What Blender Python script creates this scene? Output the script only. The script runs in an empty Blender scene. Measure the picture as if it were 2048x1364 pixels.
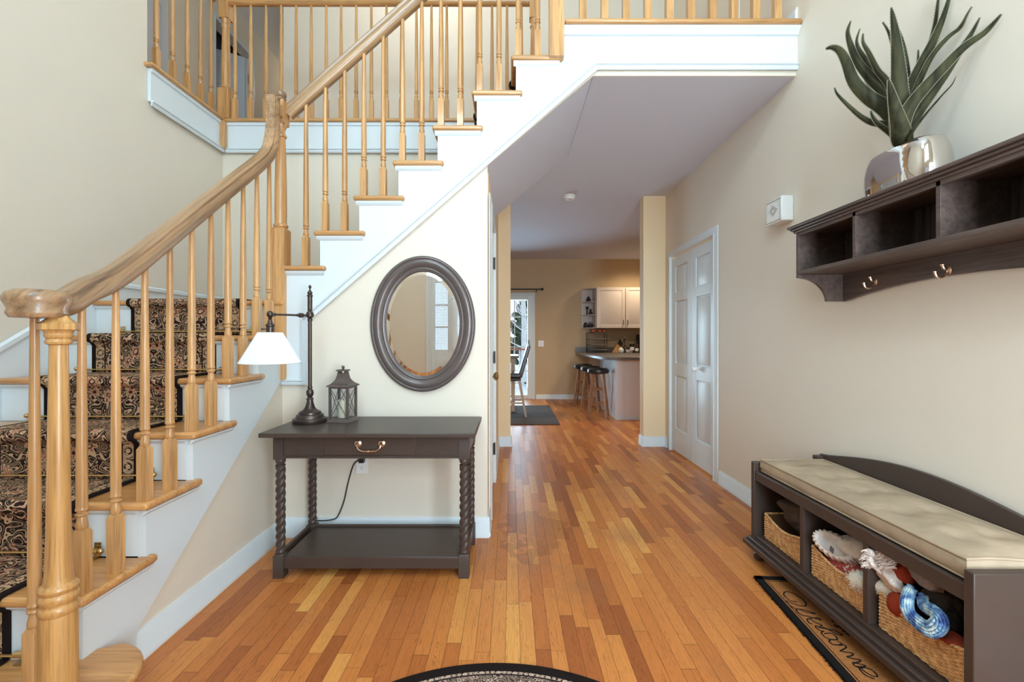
import bpy, bmesh, math, random
from mathutils import Vector, Matrix, noise, Euler
random.seed(7)
C = bpy.context.scene
PI = math.pi
# ---------------------------------------------------------------- camera, world, light, exposure
cam_d = bpy.data.cameras.new('camera'); cam = bpy.data.objects.new('camera', cam_d)
C.collection.objects.link(cam); C.camera = cam
cam.location = (0, 0, 1.18); cam.rotation_euler = (PI/2, 0, 0)
cam_d.sensor_width = 36; cam_d.lens = 16.0; cam_d.clip_start = 0.02; cam_d.clip_end = 200
cam_d.shift_x = 2/2048; cam_d.shift_y = -4/2048
C.view_settings.view_transform = 'Standard'; C.view_settings.look = 'None'
C.view_settings.gamma = 1; C.view_settings.exposure = 0.57; C.view_settings.use_curve_mapping = False
C.cycles.use_denoising = True; C.cycles.max_bounces = 10; C.cycles.diffuse_bounces = 6
C.cycles.glossy_bounces = 4; C.cycles.transparent_max_bounces = 10
C.cycles.sample_clamp_indirect = 6; C.cycles.caustics_reflective = False; C.cycles.caustics_refractive = False
w = bpy.data.worlds.new('sky'); C.world = w; w.use_nodes = True
w.node_tree.nodes['Background'].inputs[0].default_value = (0.78, 0.9, 1.0, 1)
w.node_tree.nodes['Background'].inputs[1].default_value = 1.1
def area(name, loc, rot, sx, sy, power, col):
    l = bpy.data.lights.new(name, 'AREA'); l.shape = 'RECTANGLE'; l.size = sx; l.size_y = sy
    l.energy = power; l.color = col
    o = bpy.data.objects.new(name, l); o.location = loc; o.rotation_euler = rot
    C.collection.objects.link(o); return o
def point(name, loc, power, col, r=0.12):
    l = bpy.data.lights.new(name, 'POINT'); l.energy = power; l.color = col; l.shadow_soft_size = r
    o = bpy.data.objects.new(name, l); o.location = loc; C.collection.objects.link(o); return o
def spot(name, loc, power, col, ang=2.2):
    l = bpy.data.lights.new(name, 'SPOT'); l.energy = power; l.color = col; l.shadow_soft_size = 0.06
    l.spot_size = ang; l.spot_blend = 0.8
    o = bpy.data.objects.new(name, l); o.location = loc; C.collection.objects.link(o); return o
DAY = (0.58, 0.87, 1.0); WARM = (1.0, 0.80, 0.55)
area('upper_window_daylight', (0.0, -1.13, 3.75), (PI/2 - 0.12, 0, 0), 2.4, 2.0, 225, DAY)
area('entry_side_fill', (1.08, -1.13, 1.40), (PI/2, 0, 0), 0.95, 2.1, 235, (0.90, 0.97, 1.0))  # added low fill from the entry side, shining through an invented window
point('foyer_fill_light', (-0.6, 0.2, 4.2), 40, (0.86, 0.96, 1.0), 0.25)  # added overhead fill, no pendant hangs here
point('upper_hall_fill', (-0.9, 4.4, 5.2), 12, (1.0, 0.93, 0.84), 0.15)  # unseen fill for the upstairs hall, no fitting modelled
point('upper_corridor_fill', (-3.05, 7.4, 5.2), 3, (1.0, 0.85, 0.65), 0.1)  # weak unseen fill down the corridor, without a fitting
area('sliding_door_daylight', (-0.3, 9.2, 1.1), (-PI/2, 0, 0), 1.2, 1.8, 60, DAY)
for i, (lx, ly) in enumerate([(2.39, 8.16), (2.39, 6.6), (-0.6, 6.9)]):
    spot('recessed_light_beam', (lx, ly, 2.72), 60, WARM, 2.7)
# ---------------------------------------------------------------- helpers
F = 910.2
def WP(px, py, D):              # a point at distance D along the view axis
    return Vector(((px - 1022) * D / F, D, 1.18 - (py - 678) * D / F))
def WX(px, py, x):              # a point on the plane at given x
    return WP(px, py, x * F / (px - 1022))
ORG = {}
class MB:
    def __init__(s): s.v = []; s.f = []; s.uv = {}
    def add(s, vs, fs):
        n = len(s.v); s.v += [Vector(p) for p in vs]; s.f += [tuple(i + n for i in f) for f in fs]; return s
    def box(s, x0, x1, y0, y1, z0, z1):
        return s.add([(x0,y0,z0),(x1,y0,z0),(x1,y1,z0),(x0,y1,z0),(x0,y0,z1),(x1,y0,z1),(x1,y1,z1),(x0,y1,z1)],
                     [(0,3,2,1),(4,5,6,7),(0,1,5,4),(1,2,6,5),(2,3,7,6),(3,0,4,7)])
    def prism(s, poly, ax, a, b):
        def P(p, t): return {'x': (t, p[0], p[1]), 'y': (p[0], t, p[1]), 'z': (p[0], p[1], t)}[ax]
        n = len(poly)
        return s.add([P(p, a) for p in poly] + [P(p, b) for p in poly],
                     [tuple(range(n)), tuple(range(2*n-1, n-1, -1))] + [(i, (i+1) % n, (i+1) % n + n, i + n) for i in range(n)])
    def lathe(s, prof, cx, cy, seg=16, z0=0, sx=1, sy=1):
        vs = []; fs = []; m = len(prof)
        for r, z in prof:
            for k in range(seg):
                t = 2*PI*k/seg; vs.append((cx + r*sx*math.cos(t), cy + r*sy*math.sin(t), z + z0))
        for i in range(m-1):
            for k in range(seg):
                k2 = (k+1) % seg; fs.append((i*seg+k, i*seg+k2, (i+1)*seg+k2, (i+1)*seg+k))
        fs.append(tuple(range(seg-1, -1, -1))); fs.append(tuple(range((m-1)*seg, m*seg)))
        return s.add(vs, fs)
    def tube(s, path, r, seg=8, closed=False, flat=1.0):
        P = [Vector(p) for p in path]; n = len(P); R = r if hasattr(r, '__len__') else [r]*n
        vs = []; fs = []; prev = None
        for i in range(n):
            a = P[(i-1) % n] if (closed or i > 0) else P[i]; b = P[(i+1) % n] if (closed or i < n-1) else P[i]
            t = (b - a).normalized() if (b - a).length > 1e-9 else Vector((0,0,1))
            if prev is None:
                u = t.cross(Vector((0,0,1)));
                if u.length < 0.05: u = t.cross(Vector((0,1,0)))
            else: u = prev - t * prev.dot(t)
            u.normalize(); prev = u; v = t.cross(u)
            for k in range(seg):
                q = 2*PI*k/seg; vs.append(P[i] + u*(R[i]*math.cos(q)) + v*(R[i]*flat*math.sin(q)))
        for i in range(n if closed else n-1):
            j = (i+1) % n
            for k in range(seg):
                k2 = (k+1) % seg; fs.append((i*seg+k, i*seg+k2, j*seg+k2, j*seg+k))
        if not closed: fs.append(tuple(range(seg-1, -1, -1))); fs.append(tuple(range((n-1)*seg, n*seg)))
        return s.add(vs, fs)
    def sweep(s, path, prof, side, closed=False):
        """profile (a, b): a along the fixed side vector, b along side x tangent, mitred"""
        P = [Vector(p) for p in path]; n = len(P); S = Vector(side).normalized(); vs = []; fs = []; m = len(prof)
        for i in range(n):
            a = P[(i-1) % n] if (closed or i > 0) else None; b = P[(i+1) % n] if (closed or i < n-1) else None
            t1 = (P[i]-a).normalized() if a is not None else (b-P[i]).normalized()
            t2 = (b-P[i]).normalized() if b is not None else t1
            n1 = S.cross(t1).normalized(); n2 = S.cross(t2).normalized(); nn = (n1+n2).normalized()
            k = 1/max(0.3, nn.dot(n1))
            for (u, v) in prof: vs.append(P[i] + S*u + nn*(v*k))
        for i in range(n if closed else n-1):
            j = (i+1) % n
            for k in range(m):
                k2 = (k+1) % m; fs.append((i*m+k, i*m+k2, j*m+k2, j*m+k))
        if not closed: fs.append(tuple(range(m-1, -1, -1))); fs.append(tuple(range((n-1)*m, n*m)))
        return s.add(vs, fs)
    def ball(s, c, r, seg=14, rot=None, fn=None):
        rx, ry, rz = r if hasattr(r, '__len__') else (r, r, r); rows = max(6, seg*2//3); vs = []; fs = []
        M = Euler(rot).to_matrix() if rot else Matrix.Identity(3); c = Vector(c)
        dirs = [Vector((0,0,-1))]
        for i in range(1, rows):
            a = -PI/2 + PI*i/rows
            for k in range(seg): t = 2*PI*k/seg; dirs.append(Vector((math.cos(a)*math.cos(t), math.cos(a)*math.sin(t), math.sin(a))))
        dirs.append(Vector((0,0,1)))
        for d in dirs:
            q = fn(d) if fn else 1.0
            vs.append(c + M @ Vector((d.x*rx*q, d.y*ry*q, d.z*rz*q)))
        for k in range(seg): fs.append((0, 1+(k+1) % seg, 1+k))
        for i in range(rows-2):
            for k in range(seg): k2 = (k+1) % seg; fs.append((1+i*seg+k, 1+i*seg+k2, 1+(i+1)*seg+k2, 1+(i+1)*seg+k))
        o = 1+(rows-2)*seg; e = len(dirs)-1
        for k in range(seg): fs.append((o+k, o+(k+1) % seg, e))
        return s.add(vs, fs)
    def build(s, name, m, parent=None, bevel=0, bseg=2, angle=35, uvs=None):
        vs = s.v
        if parent is not None: o0 = ORG[parent.name]
        else:
            xs = [v.x for v in vs]; ys = [v.y for v in vs]; zs = [v.z for v in vs]
            o0 = Vector(((min(xs)+max(xs))/2, (min(ys)+max(ys))/2, min(zs)))
        me = bpy.data.meshes.new(name)
        me.from_pydata([v - o0 for v in vs], [], s.f)
        bm = bmesh.new(); bm.from_mesh(me); bmesh.ops.recalc_face_normals(bm, faces=bm.faces)
        bm.to_mesh(me); bm.free()
        if uvs:
            ul = me.uv_layers.new(name='UVMap')
            for p in me.polygons:
                for li in p.loop_indices: ul.data[li].uv = uvs[me.loops[li].vertex_index]
        me.shade_smooth(); me.set_sharp_from_angle(angle=math.radians(angle))
        me.materials.append(m)
        o = bpy.data.objects.new(name, me); C.collection.objects.link(o)
        if parent is not None: o.parent = parent
        else: o.location = o0
        ORG[o.name] = o0
        if bevel:
            b = o.modifiers.new('bevel', 'BEVEL'); b.width = bevel; b.segments = bseg; b.limit_method = 'ANGLE'; b.angle_limit = math.radians(40)
            b.harden_normals = False
        return o
def tag(o, label=None, cat=None, group=None, kind=None):
    if label: o['label'] = label
    if cat: o['category'] = cat
    if group: o['group'] = group
    if kind: o['kind'] = kind
    return o
def thing(name, loc, label, cat, group=None):
    o = bpy.data.objects.new(name, None); o.empty_display_size = 0.05; C.collection.objects.link(o); o.location = loc
    ORG[o.name] = Vector(loc); return tag(o, label, cat, group)
def struct(o, label=None): return tag(o, label, None, None, 'structure')
def copytree(o, parent=None, delta=None, label=None):
    c = o.copy(); C.collection.objects.link(c)
    if parent is not None: c.parent = parent
    if delta is not None: c.location = o.location + Vector(delta); ORG[c.name] = ORG[o.name] + Vector(delta)
    if label: c['label'] = label
    for ch in list(o.children): copytree(ch, c)
    return c
def rotate_pts(mb, c, ang, ax='Z', start=0):
    M = Matrix.Rotation(ang, 3, ax); c = Vector(c)
    for i in range(start, len(mb.v)): mb.v[i] = M @ (mb.v[i]-c) + c
def smooth_path(pts, n=6):
    P = [Vector(p) for p in pts]; out = []
    for i in range(len(P)-1):
        p0 = P[max(0, i-1)]; p1 = P[i]; p2 = P[i+1]; p3 = P[min(len(P)-1, i+2)]
        for k in range(n):
            t = k/n
            out.append(0.5*((2*p1)+(p2-p0)*t+(2*p0-5*p1+4*p2-p3)*t*t+(3*p1-p0-3*p2+p3)*t**3))
    out.append(P[-1]); return out
# ---------------------------------------------------------------- materials
def newmat(name):
    m = bpy.data.materials.new(name); m.use_nodes = True; nt = m.node_tree
    b = nt.nodes['Principled BSDF']; return m, nt, b
def N(nt, t, **kw):
    n = nt.nodes.new(t)
    for k, v in kw.items(): setattr(n, k, v)
    return n
def plain(name, col, rough=0.5, metal=0, bump=0, bscale=200, spec=0.5, vary=0, vscale=3, coat=0):
    m, nt, b = newmat(name)
    b.inputs['Base Color'].default_value = (*col, 1); b.inputs['Roughness'].default_value = rough
    b.inputs['Metallic'].default_value = metal; b.inputs['Specular IOR Level'].default_value = spec
    if coat: b.inputs['Coat Weight'].default_value = coat; b.inputs['Coat Roughness'].default_value = 0.08
    tc = N(nt, 'ShaderNodeTexCoord')
    if bump:
        nz = N(nt, 'ShaderNodeTexNoise'); nz.inputs['Scale'].default_value = bscale; nz.inputs['Detail'].default_value = 4
        bp = N(nt, 'ShaderNodeBump'); bp.inputs['Strength'].default_value = bump; bp.inputs['Distance'].default_value = 0.01
        nt.links.new(tc.outputs['Object'], nz.inputs['Vector']); nt.links.new(nz.outputs['Fac'], bp.inputs['Height'])
        nt.links.new(bp.outputs['Normal'], b.inputs['Normal'])
    if vary:
        nz = N(nt, 'ShaderNodeTexNoise'); nz.inputs['Scale'].default_value = vscale; nz.inputs['Detail'].default_value = 5
        mx = N(nt, 'ShaderNodeMix', data_type='RGBA')
        mx.inputs['A'].default_value = (*[c*(1-vary) for c in col], 1); mx.inputs['B'].default_value = (*[min(1, c*(1+vary)) for c in col], 1)
        nt.links.new(tc.outputs['Object'], nz.inputs['Vector']); nt.links.new(nz.outputs['Fac'], mx.inputs['Factor'])
        nt.links.new(mx.outputs['Result'], b.inputs['Base Color'])
    return m
def wood(name, c1, c2, axis='z', rough=0.35, scale=1.0, rot=None, coat=0.3, contrast=1.0):
    m, nt, b = newmat(name)
    tc = N(nt, 'ShaderNodeTexCoord'); mp = N(nt, 'ShaderNodeMapping')
    s = {'x': (1.2, 30, 30), 'y': (30, 1.2, 30), 'z': (30, 30, 1.2)}[axis]
    mp.inputs['Scale'].default_value = tuple(k*scale for k in s)
    if rot:
        m0 = N(nt, 'ShaderNodeMapping'); m0.inputs['Rotation'].default_value = rot
        nt.links.new(tc.outputs['Object'], m0.inputs['Vector']); nt.links.new(m0.outputs['Vector'], mp.inputs['Vector'])
    else: nt.links.new(tc.outputs['Object'], mp.inputs['Vector'])
    oi = N(nt, 'ShaderNodeObjectInfo'); ad = N(nt, 'ShaderNodeVectorMath', operation='ADD')
    sc = N(nt, 'ShaderNodeMath', operation='MULTIPLY'); sc.inputs[1].default_value = 37.0
    nt.links.new(oi.outputs['Random'], sc.inputs[0]); nt.links.new(mp.outputs['Vector'], ad.inputs[0]); nt.links.new(sc.outputs[0], ad.inputs[1])
    n1 = N(nt, 'ShaderNodeTexNoise'); n1.inputs['Scale'].default_value = 1.0; n1.inputs['Detail'].default_value = 6; n1.inputs['Distortion'].default_value = 0.6
    n2 = N(nt, 'ShaderNodeTexNoise'); n2.inputs['Scale'].default_value = 5.0; n2.inputs['Detail'].default_value = 3
    nt.links.new(ad.outputs[0], n1.inputs['Vector']); nt.links.new(ad.outputs[0], n2.inputs['Vector'])
    r = N(nt, 'ShaderNodeValToRGB'); r.color_ramp.elements[0].position = 0.5-0.2/contrast; r.color_ramp.elements[1].position = 0.5+0.2/contrast
    r.color_ramp.elements[0].color = (*c2, 1); r.color_ramp.elements[1].color = (*c1, 1)
    r2 = N(nt, 'ShaderNodeMapRange'); r2.inputs['From Min'].default_value = 0.33; r2.inputs['From Max'].default_value = 0.5
    r2.inputs['To Min'].default_value = 0.72; r2.inputs['To Max'].default_value = 1.0
    mu = N(nt, 'ShaderNodeMix', data_type='RGBA', blend_type='MULTIPLY'); mu.inputs['Factor'].default_value = 1
    nt.links.new(n1.outputs['Fac'], r.inputs['Fac']); nt.links.new(n2.outputs['Fac'], r2.inputs['Value'])
    nt.links.new(r.outputs['Color'], mu.inputs['A']); nt.links.new(r2.outputs['Result'], mu.inputs['B'])
    nt.links.new(mu.outputs['Result'], b.inputs['Base Color'])
    b.inputs['Roughness'].default_value = rough; b.inputs['Coat Weight'].default_value = coat; b.inputs['Coat Roughness'].default_value = 0.15
    return m
M = {}
M['wall'] = plain('wall_paint', (0.74, 0.672, 0.565), 0.6, bump=0.05, bscale=300, vary=0.03, spec=0.3)
M['tan'] = plain('kitchen_tan_paint', (0.56, 0.42, 0.26), 0.6, bump=0.05, bscale=300, vary=0.05, spec=0.3)
M['hallwall'] = plain('hall_cream_paint', (0.84, 0.66, 0.42), 0.6, bump=0.05, bscale=300, spec=0.3)
M['white'] = plain('white_trim_paint', (0.69, 0.75, 0.78), 0.35, spec=0.4)
M['ceil'] = plain('ceiling_paint', (0.80, 0.80, 0.80), 0.8, spec=0.2)
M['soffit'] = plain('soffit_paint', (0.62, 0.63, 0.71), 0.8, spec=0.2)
OAK1, OAK2 = (0.68, 0.375, 0.150), (0.42, 0.205, 0.068)
M['oak'] = wood('oak_vertical', OAK1, OAK2, 'z')
M['oakx'] = wood('oak_cross', OAK1, OAK2, 'x')
M['oaky'] = wood('oak_deep', OAK1, OAK2, 'y')
M['oak_tread'] = wood('oak_tread', (0.68, 0.35, 0.125), (0.48, 0.215, 0.065), 'x')
M['rail_lo'] = wood('oak_rail_rising', (0.52, 0.31, 0.16), (0.15, 0.085, 0.045), 'y', rot=(-0.69, 0, 0), contrast=0.9)
M['rail_up'] = wood('oak_rail_upper', (0.56, 0.34, 0.17), (0.20, 0.12, 0.065), 'x', rot=(0, 0.727, 0), contrast=0.9)
M['dark'] = plain('espresso_wood', (0.060, 0.040, 0.032), 0.40, coat=0.08, spec=0.32, bump=0.03, bscale=120, vary=0.12, vscale=8)
M['darkwood'] = wood('espresso_grain', (0.125, 0.086, 0.072), (0.060, 0.040, 0.033), 'y', rough=0.42, coat=0.15, scale=1.4)
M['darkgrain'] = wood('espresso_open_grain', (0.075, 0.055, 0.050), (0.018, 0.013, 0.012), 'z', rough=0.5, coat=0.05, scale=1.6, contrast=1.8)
M['bronze'] = plain('oiled_bronze', (0.085, 0.065, 0.055), 0.34, 0.75, vary=0.2, vscale=20)
M['brass'] = plain('antique_brass', (0.62, 0.44, 0.20), 0.25, 1.0)
M['nickel'] = plain('copper_nickel', (0.72, 0.52, 0.38), 0.25, 1.0)
M['chrome'] = plain('polished_silver', (0.62, 0.59, 0.57), 0.05, 1.0)
M['mirror'] = plain('mirror_glass', (0.93, 0.94, 0.94), 0.01, 1.0)
M['black'] = plain('black_plastic', (0.012, 0.012, 0.013), 0.4)
M['blackleather'] = plain('black_leather', (0.02, 0.018, 0.018), 0.35, bump=0.1, bscale=90)
M['plate'] = plain('white_plastic', (0.82, 0.82, 0.80), 0.35)
M['shade'] = plain('lampshade_cloth', (0.86, 0.88, 0.90), 0.8)
M['cushion'] = plain('taupe_suede', (0.42, 0.325, 0.225), 0.85, bump=0.25, bscale=25, vary=0.34, vscale=7, spec=0.1)
def glass(name, tint=(0.95, 0.97, 1)):
    m, nt, b = newmat(name); nt.nodes.remove(b)
    t = N(nt, 'ShaderNodeBsdfTransparent'); t.inputs[0].default_value = (*tint, 1)
    g = N(nt, 'ShaderNodeBsdfGlossy'); g.inputs['Roughness'].default_value = 0.03
    fr = N(nt, 'ShaderNodeFresnel'); fr.inputs['IOR'].default_value = 1.3
    mx = N(nt, 'ShaderNodeMixShader'); nt.links.new(fr.outputs[0], mx.inputs[0]); nt.links.new(t.outputs[0], mx.inputs[1]); nt.links.new(g.outputs[0], mx.inputs[2])
    nt.links.new(mx.outputs[0], nt.nodes['Material Output'].inputs[0]); return m
M['glass'] = glass('clear_glass')
def floor_mat():
    m, nt, b = newmat('oak_strip_floor')
    L = nt.links.new
    tc = N(nt, 'ShaderNodeTexCoord'); sp = N(nt, 'ShaderNodeSeparateXYZ'); L(tc.outputs['Object'], sp.inputs[0])
    def mth(op, a, b_=None, c=None):
        n = N(nt, 'ShaderNodeMath', operation=op)
        for i, x in enumerate((a, b_, c)):
            if x is None: continue
            if isinstance(x, (int, float)): n.inputs[i].default_value = x
            else: L(x, n.inputs[i])
        return n.outputs[0]
    u = mth('DIVIDE', sp.outputs['X'], 0.0572); row = mth('FLOOR', u); fu = mth('FRACT', u)
    wn = N(nt, 'ShaderNodeTexWhiteNoise', noise_dimensions='1D'); L(row, wn.inputs['W'])
    off = mth('MULTIPLY', wn.outputs['Value'], 13.7)
    wn2 = N(nt, 'ShaderNodeTexWhiteNoise', noise_dimensions='1D'); L(mth('ADD', row, 51.3), wn2.inputs['W'])
    ln = mth('ADD', mth('MULTIPLY', wn2.outputs['Value'], 0.35), 0.42)
    v = mth('DIVIDE', mth('ADD', sp.outputs['Y'], off), ln); cell = mth('FLOOR', v); fv = mth('FRACT', v)
    cb = N(nt, 'ShaderNodeCombineXYZ'); L(row, cb.inputs[0]); L(cell, cb.inputs[1])
    wc = N(nt, 'ShaderNodeTexWhiteNoise', noise_dimensions='3D'); L(cb.outputs[0], wc.inputs['Vector'])
    rp = N(nt, 'ShaderNodeValToRGB'); e = rp.color_ramp.elements
    e[0].position = 0.0; e[0].color = (0.33, 0.095, 0.026, 1); e[1].position = 1; e[1].color = (0.76, 0.36, 0.095, 1)
    for p, c in ((0.12, (0.45, 0.138, 0.036, 1)), (0.45, (0.55, 0.185, 0.046, 1)), (0.78, (0.63, 0.235, 0.060, 1)), (0.92, (0.68, 0.285, 0.075, 1))):
        q = e.new(p); q.color = c
    L(wc.outputs['Value'], rp.inputs['Fac'])
    mp = N(nt, 'ShaderNodeMapping'); mp.inputs['Scale'].default_value = (46, 2.2, 1)
    ad = N(nt, 'ShaderNodeVectorMath', operation='ADD'); L(tc.outputs['Object'], mp.inputs['Vector']); L(mp.outputs['Vector'], ad.inputs[0])
    sc = N(nt, 'ShaderNodeVectorMath', operation='SCALE'); sc.inputs['Scale'].default_value = 40; L(wc.outputs['Color'], sc.inputs[0]); L(sc.outputs[0], ad.inputs[1])
    n1 = N(nt, 'ShaderNodeTexNoise'); n1.inputs['Scale'].default_value = 1; n1.inputs['Detail'].default_value = 5; n1.inputs['Distortion'].default_value = 1.2
    L(ad.outputs[0], n1.inputs['Vector'])
    # cathedral grain: sharp contour lines of a slow field
    wv = mth('FRACT', mth('MULTIPLY', n1.outputs['Fac'], 9.0))
    g1 = N(nt, 'ShaderNodeMapRange'); g1.inputs['From Min'].default_value = 0.0; g1.inputs['From Max'].default_value = 0.28
    g1.inputs['To Min'].default_value = 0.58; g1.inputs['To Max'].default_value = 1.0; L(wv, g1.inputs['Value'])
    m1 = N(nt, 'ShaderNodeMix', data_type='RGBA', blend_type='MULTIPLY'); m1.inputs['Factor'].default_value = 1.0
    L(rp.outputs['Color'], m1.inputs['A']); L(g1.outputs['Result'], m1.inputs['B'])
    # wear: grey-brown patches in the traffic lane
    nz = N(nt, 'ShaderNodeTexNoise'); nz.inputs['Scale'].default_value = 2.1; nz.inputs['Detail'].default_value = 6; L(tc.outputs['Object'], nz.inputs['Vector'])
    g2 = N(nt, 'ShaderNodeMapRange'); g2.inputs['From Min'].default_value = 0.56; g2.inputs['From Max'].default_value = 0.76
    g2.inputs['To Min'].default_value = 0; g2.inputs['To Max'].default_value = 0.55; L(nz.outputs['Fac'], g2.inputs['Value'])
    m2 = N(nt, 'ShaderNodeMix', data_type='RGBA'); L(g2.outputs['Result'], m2.inputs['Factor']); L(m1.outputs['Result'], m2.inputs['A']); m2.inputs['B'].default_value = (0.30, 0.13, 0.055, 1)
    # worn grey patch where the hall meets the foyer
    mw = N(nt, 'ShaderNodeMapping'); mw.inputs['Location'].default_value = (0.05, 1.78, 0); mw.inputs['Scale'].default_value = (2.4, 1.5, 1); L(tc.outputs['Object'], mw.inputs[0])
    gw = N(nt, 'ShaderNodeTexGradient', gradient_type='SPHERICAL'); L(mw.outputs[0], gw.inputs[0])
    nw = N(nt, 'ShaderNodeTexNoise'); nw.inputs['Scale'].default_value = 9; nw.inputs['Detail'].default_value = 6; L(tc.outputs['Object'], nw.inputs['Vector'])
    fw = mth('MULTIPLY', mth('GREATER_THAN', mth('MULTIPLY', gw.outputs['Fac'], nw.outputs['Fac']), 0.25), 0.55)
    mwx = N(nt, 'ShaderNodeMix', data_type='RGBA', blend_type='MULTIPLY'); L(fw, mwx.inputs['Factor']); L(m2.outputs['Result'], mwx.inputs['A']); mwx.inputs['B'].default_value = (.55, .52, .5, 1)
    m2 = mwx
    # seams
    d1 = mth('MINIMUM', fu, mth('SUBTRACT', 1.0, fu)); d2 = mth('MULTIPLY', mth('MINIMUM', fv, mth('SUBTRACT', 1.0, fv)), 9.0)
    d = mth('MINIMUM', d1, d2)
    g3 = N(nt, 'ShaderNodeMapRange'); g3.inputs['From Min'].default_value = 0.008; g3.inputs['From Max'].default_value = 0.03
    g3.inputs['To Min'].default_value = 0.42; g3.inputs['To Max'].default_value = 1.0; L(d, g3.inputs['Value'])
    m3 = N(nt, 'ShaderNodeMix', data_type='RGBA', blend_type='MULTIPLY'); m3.inputs['Factor'].default_value = 1
    L(m2.outputs['Result'], m3.inputs['A']); L(g3.outputs['Result'], m3.inputs['B'])
    L(m3.outputs['Result'], b.inputs['Base Color'])
    b.inputs['Roughness'].default_value = 0.34; b.inputs['Specular IOR Level'].default_value = 0.26
    bp = N(nt, 'ShaderNodeBump'); bp.inputs['Strength'].default_value = 0.25; bp.inputs['Distance'].default_value = 0.002
    L(g3.outputs['Result'], bp.inputs['Height']); L(bp.outputs['Normal'], b.inputs['Normal'])
    return m
M['floor'] = floor_mat()
def persian(name, half, ground=(0.028, 0.014, 0.012), c1=(0.52, 0.33, 0.20), c2=(0.36, 0.13, 0.075), c3=(0.30, 0.22, 0.12), edge=0.022, border=0.07, bordercol=(0.30, 0.17, 0.10), scale=1.0, radial=False):
    """scrolling floral carpet from UV metres; u is across (0 = centre line)"""
    m, nt, b = newmat(name); L = nt.links.new
    def mth(op, a, b_=None, c=None, clamp=False):
        n = N(nt, 'ShaderNodeMath', operation=op); n.use_clamp = clamp
        for i, x in enumerate((a, b_, c)):
            if x is None: continue
            if isinstance(x, (int, float)): n.inputs[i].default_value = x
            else: L(x, n.inputs[i])
        return n.outputs[0]
    uv = N(nt, 'ShaderNodeUVMap'); uv.uv_map = 'UVMap'; sp = N(nt, 'ShaderNodeSeparateXYZ'); L(uv.outputs[0], sp.inputs[0])
    au = mth('ABSOLUTE', sp.outputs['X']); cb = N(nt, 'ShaderNodeCombineXYZ'); L(au, cb.inputs[0]); L(sp.outputs['Y'], cb.inputs[1])
    nz = N(nt, 'ShaderNodeTexNoise'); nz.inputs['Scale'].default_value = 14*scale; nz.inputs['Detail'].default_value = 1; L(cb.outputs[0], nz.inputs['Vector'])
    sb = N(nt, 'ShaderNodeVectorMath', operation='MULTIPLY_ADD'); L(nz.outputs['Color'], sb.inputs[0]); sb.inputs[1].default_value = (0.05/scale,)*3; L(cb.outputs[0], sb.inputs[2])
    def vor(s, f='F1'):
        n = N(nt, 'ShaderNodeTexVoronoi', feature=f); n.inputs['Scale'].default_value = s*scale; L(sb.outputs[0], n.inputs['Vector']); return n
    def band(x, a, c):
        return mth('MULTIPLY', mth('GREATER_THAN', x, a), mth('LESS_THAN', x, c))
    v1 = vor(11.0); d = v1.outputs['Distance']
    # petals: modulate the distance by the angle inside each cell
    dv = N(nt, 'ShaderNodeVectorMath', operation='SUBTRACT'); L(sb.outputs[0], dv.inputs[0]); L(v1.outputs['Position'], dv.inputs[1])
    s2 = N(nt, 'ShaderNodeSeparateXYZ'); L(dv.outputs[0], s2.inputs[0])
    an = mth('ARCTAN2', s2.outputs[0], s2.outputs[1]); pt = mth('MULTIPLY', mth('SINE', mth('MULTIPLY', an, 7.0)), 0.07)
    dp = mth('ADD', d, pt)
    flower = mth('LESS_THAN', dp, 0.30); core = mth('LESS_THAN', d, 0.10); ring = band(dp, 0.22, 0.30); ring2 = band(d, 0.10, 0.145)
    n2 = N(nt, 'ShaderNodeTexNoise'); n2.inputs['Scale'].default_value = 19*scale; n2.inputs['Detail'].default_value = 0.6; L(sb.outputs[0], n2.inputs['Vector'])
    ph = mth('FRACT', mth('MULTIPLY', n2.outputs['Fac'], 9.0))
    vine = band(ph, 0.10, 0.36); vine2 = band(ph, 0.66, 0.76)
    v3 = vor(46.0); dots = mth('LESS_THAN', v3.outputs['Distance'], 0.28)
    def mix(fac, a, bcol):
        n = N(nt, 'ShaderNodeMix', data_type='RGBA'); L(fac, n.inputs['Factor'])
        if isinstance(a, tuple): n.inputs['A'].default_value = (*a, 1)
        else: L(a, n.inputs['A'])
        if isinstance(bcol, tuple): n.inputs['B'].default_value = (*bcol, 1)
        else: L(bcol, n.inputs['B'])
        return n.outputs['Result']
    c = mix(vine2, ground, c3); c = mix(mth('MULTIPLY', dots, 0.8), c, c2); c = mix(vine, c, c1)
    c = mix(flower, c, c2); c = mix(ring, c, c1); c = mix(ring2, c, ground); c = mix(core, c, c1)
    # border: repeating medallions in a paler band
    if border:
        inb = mth('GREATER_THAN', au, half-border)
        mu = mth('DIVIDE', mth('SUBTRACT', au, half-border/2-edge/2), border*0.5); mv = mth('SUBTRACT', mth('MULTIPLY', mth('FRACT', mth('MULTIPLY', sp.outputs['Y'], 1/(border*0.95))), 2.0), 1.0)
        rr = mth('SQRT', mth('ADD', mth('MULTIPLY', mu, mu), mth('MULTIPLY', mv, mv)))
        bc = mix(mth('LESS_THAN', rr, 0.85), c, c1); bc = mix(mth('LESS_THAN', rr, 0.68), bc, c3); bc = mix(mth('LESS_THAN', rr, 0.5), bc, ground); bc = mix(mth('LESS_THAN', rr, 0.3), bc, c1)
        bc = mix(vine, bc, c1)
        c = mix(inb, c, bc)
        c = mix(band(au, half-border-0.004, half-border+0.003), c, ground)
    c = mix(mth('GREATER_THAN', au, half-edge), c, (0.016, 0.011, 0.010))
    L(c, b.inputs['Base Color']); b.inputs['Roughness'].default_value = 0.95; b.inputs['Specular IOR Level'].default_value = 0.1
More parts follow.
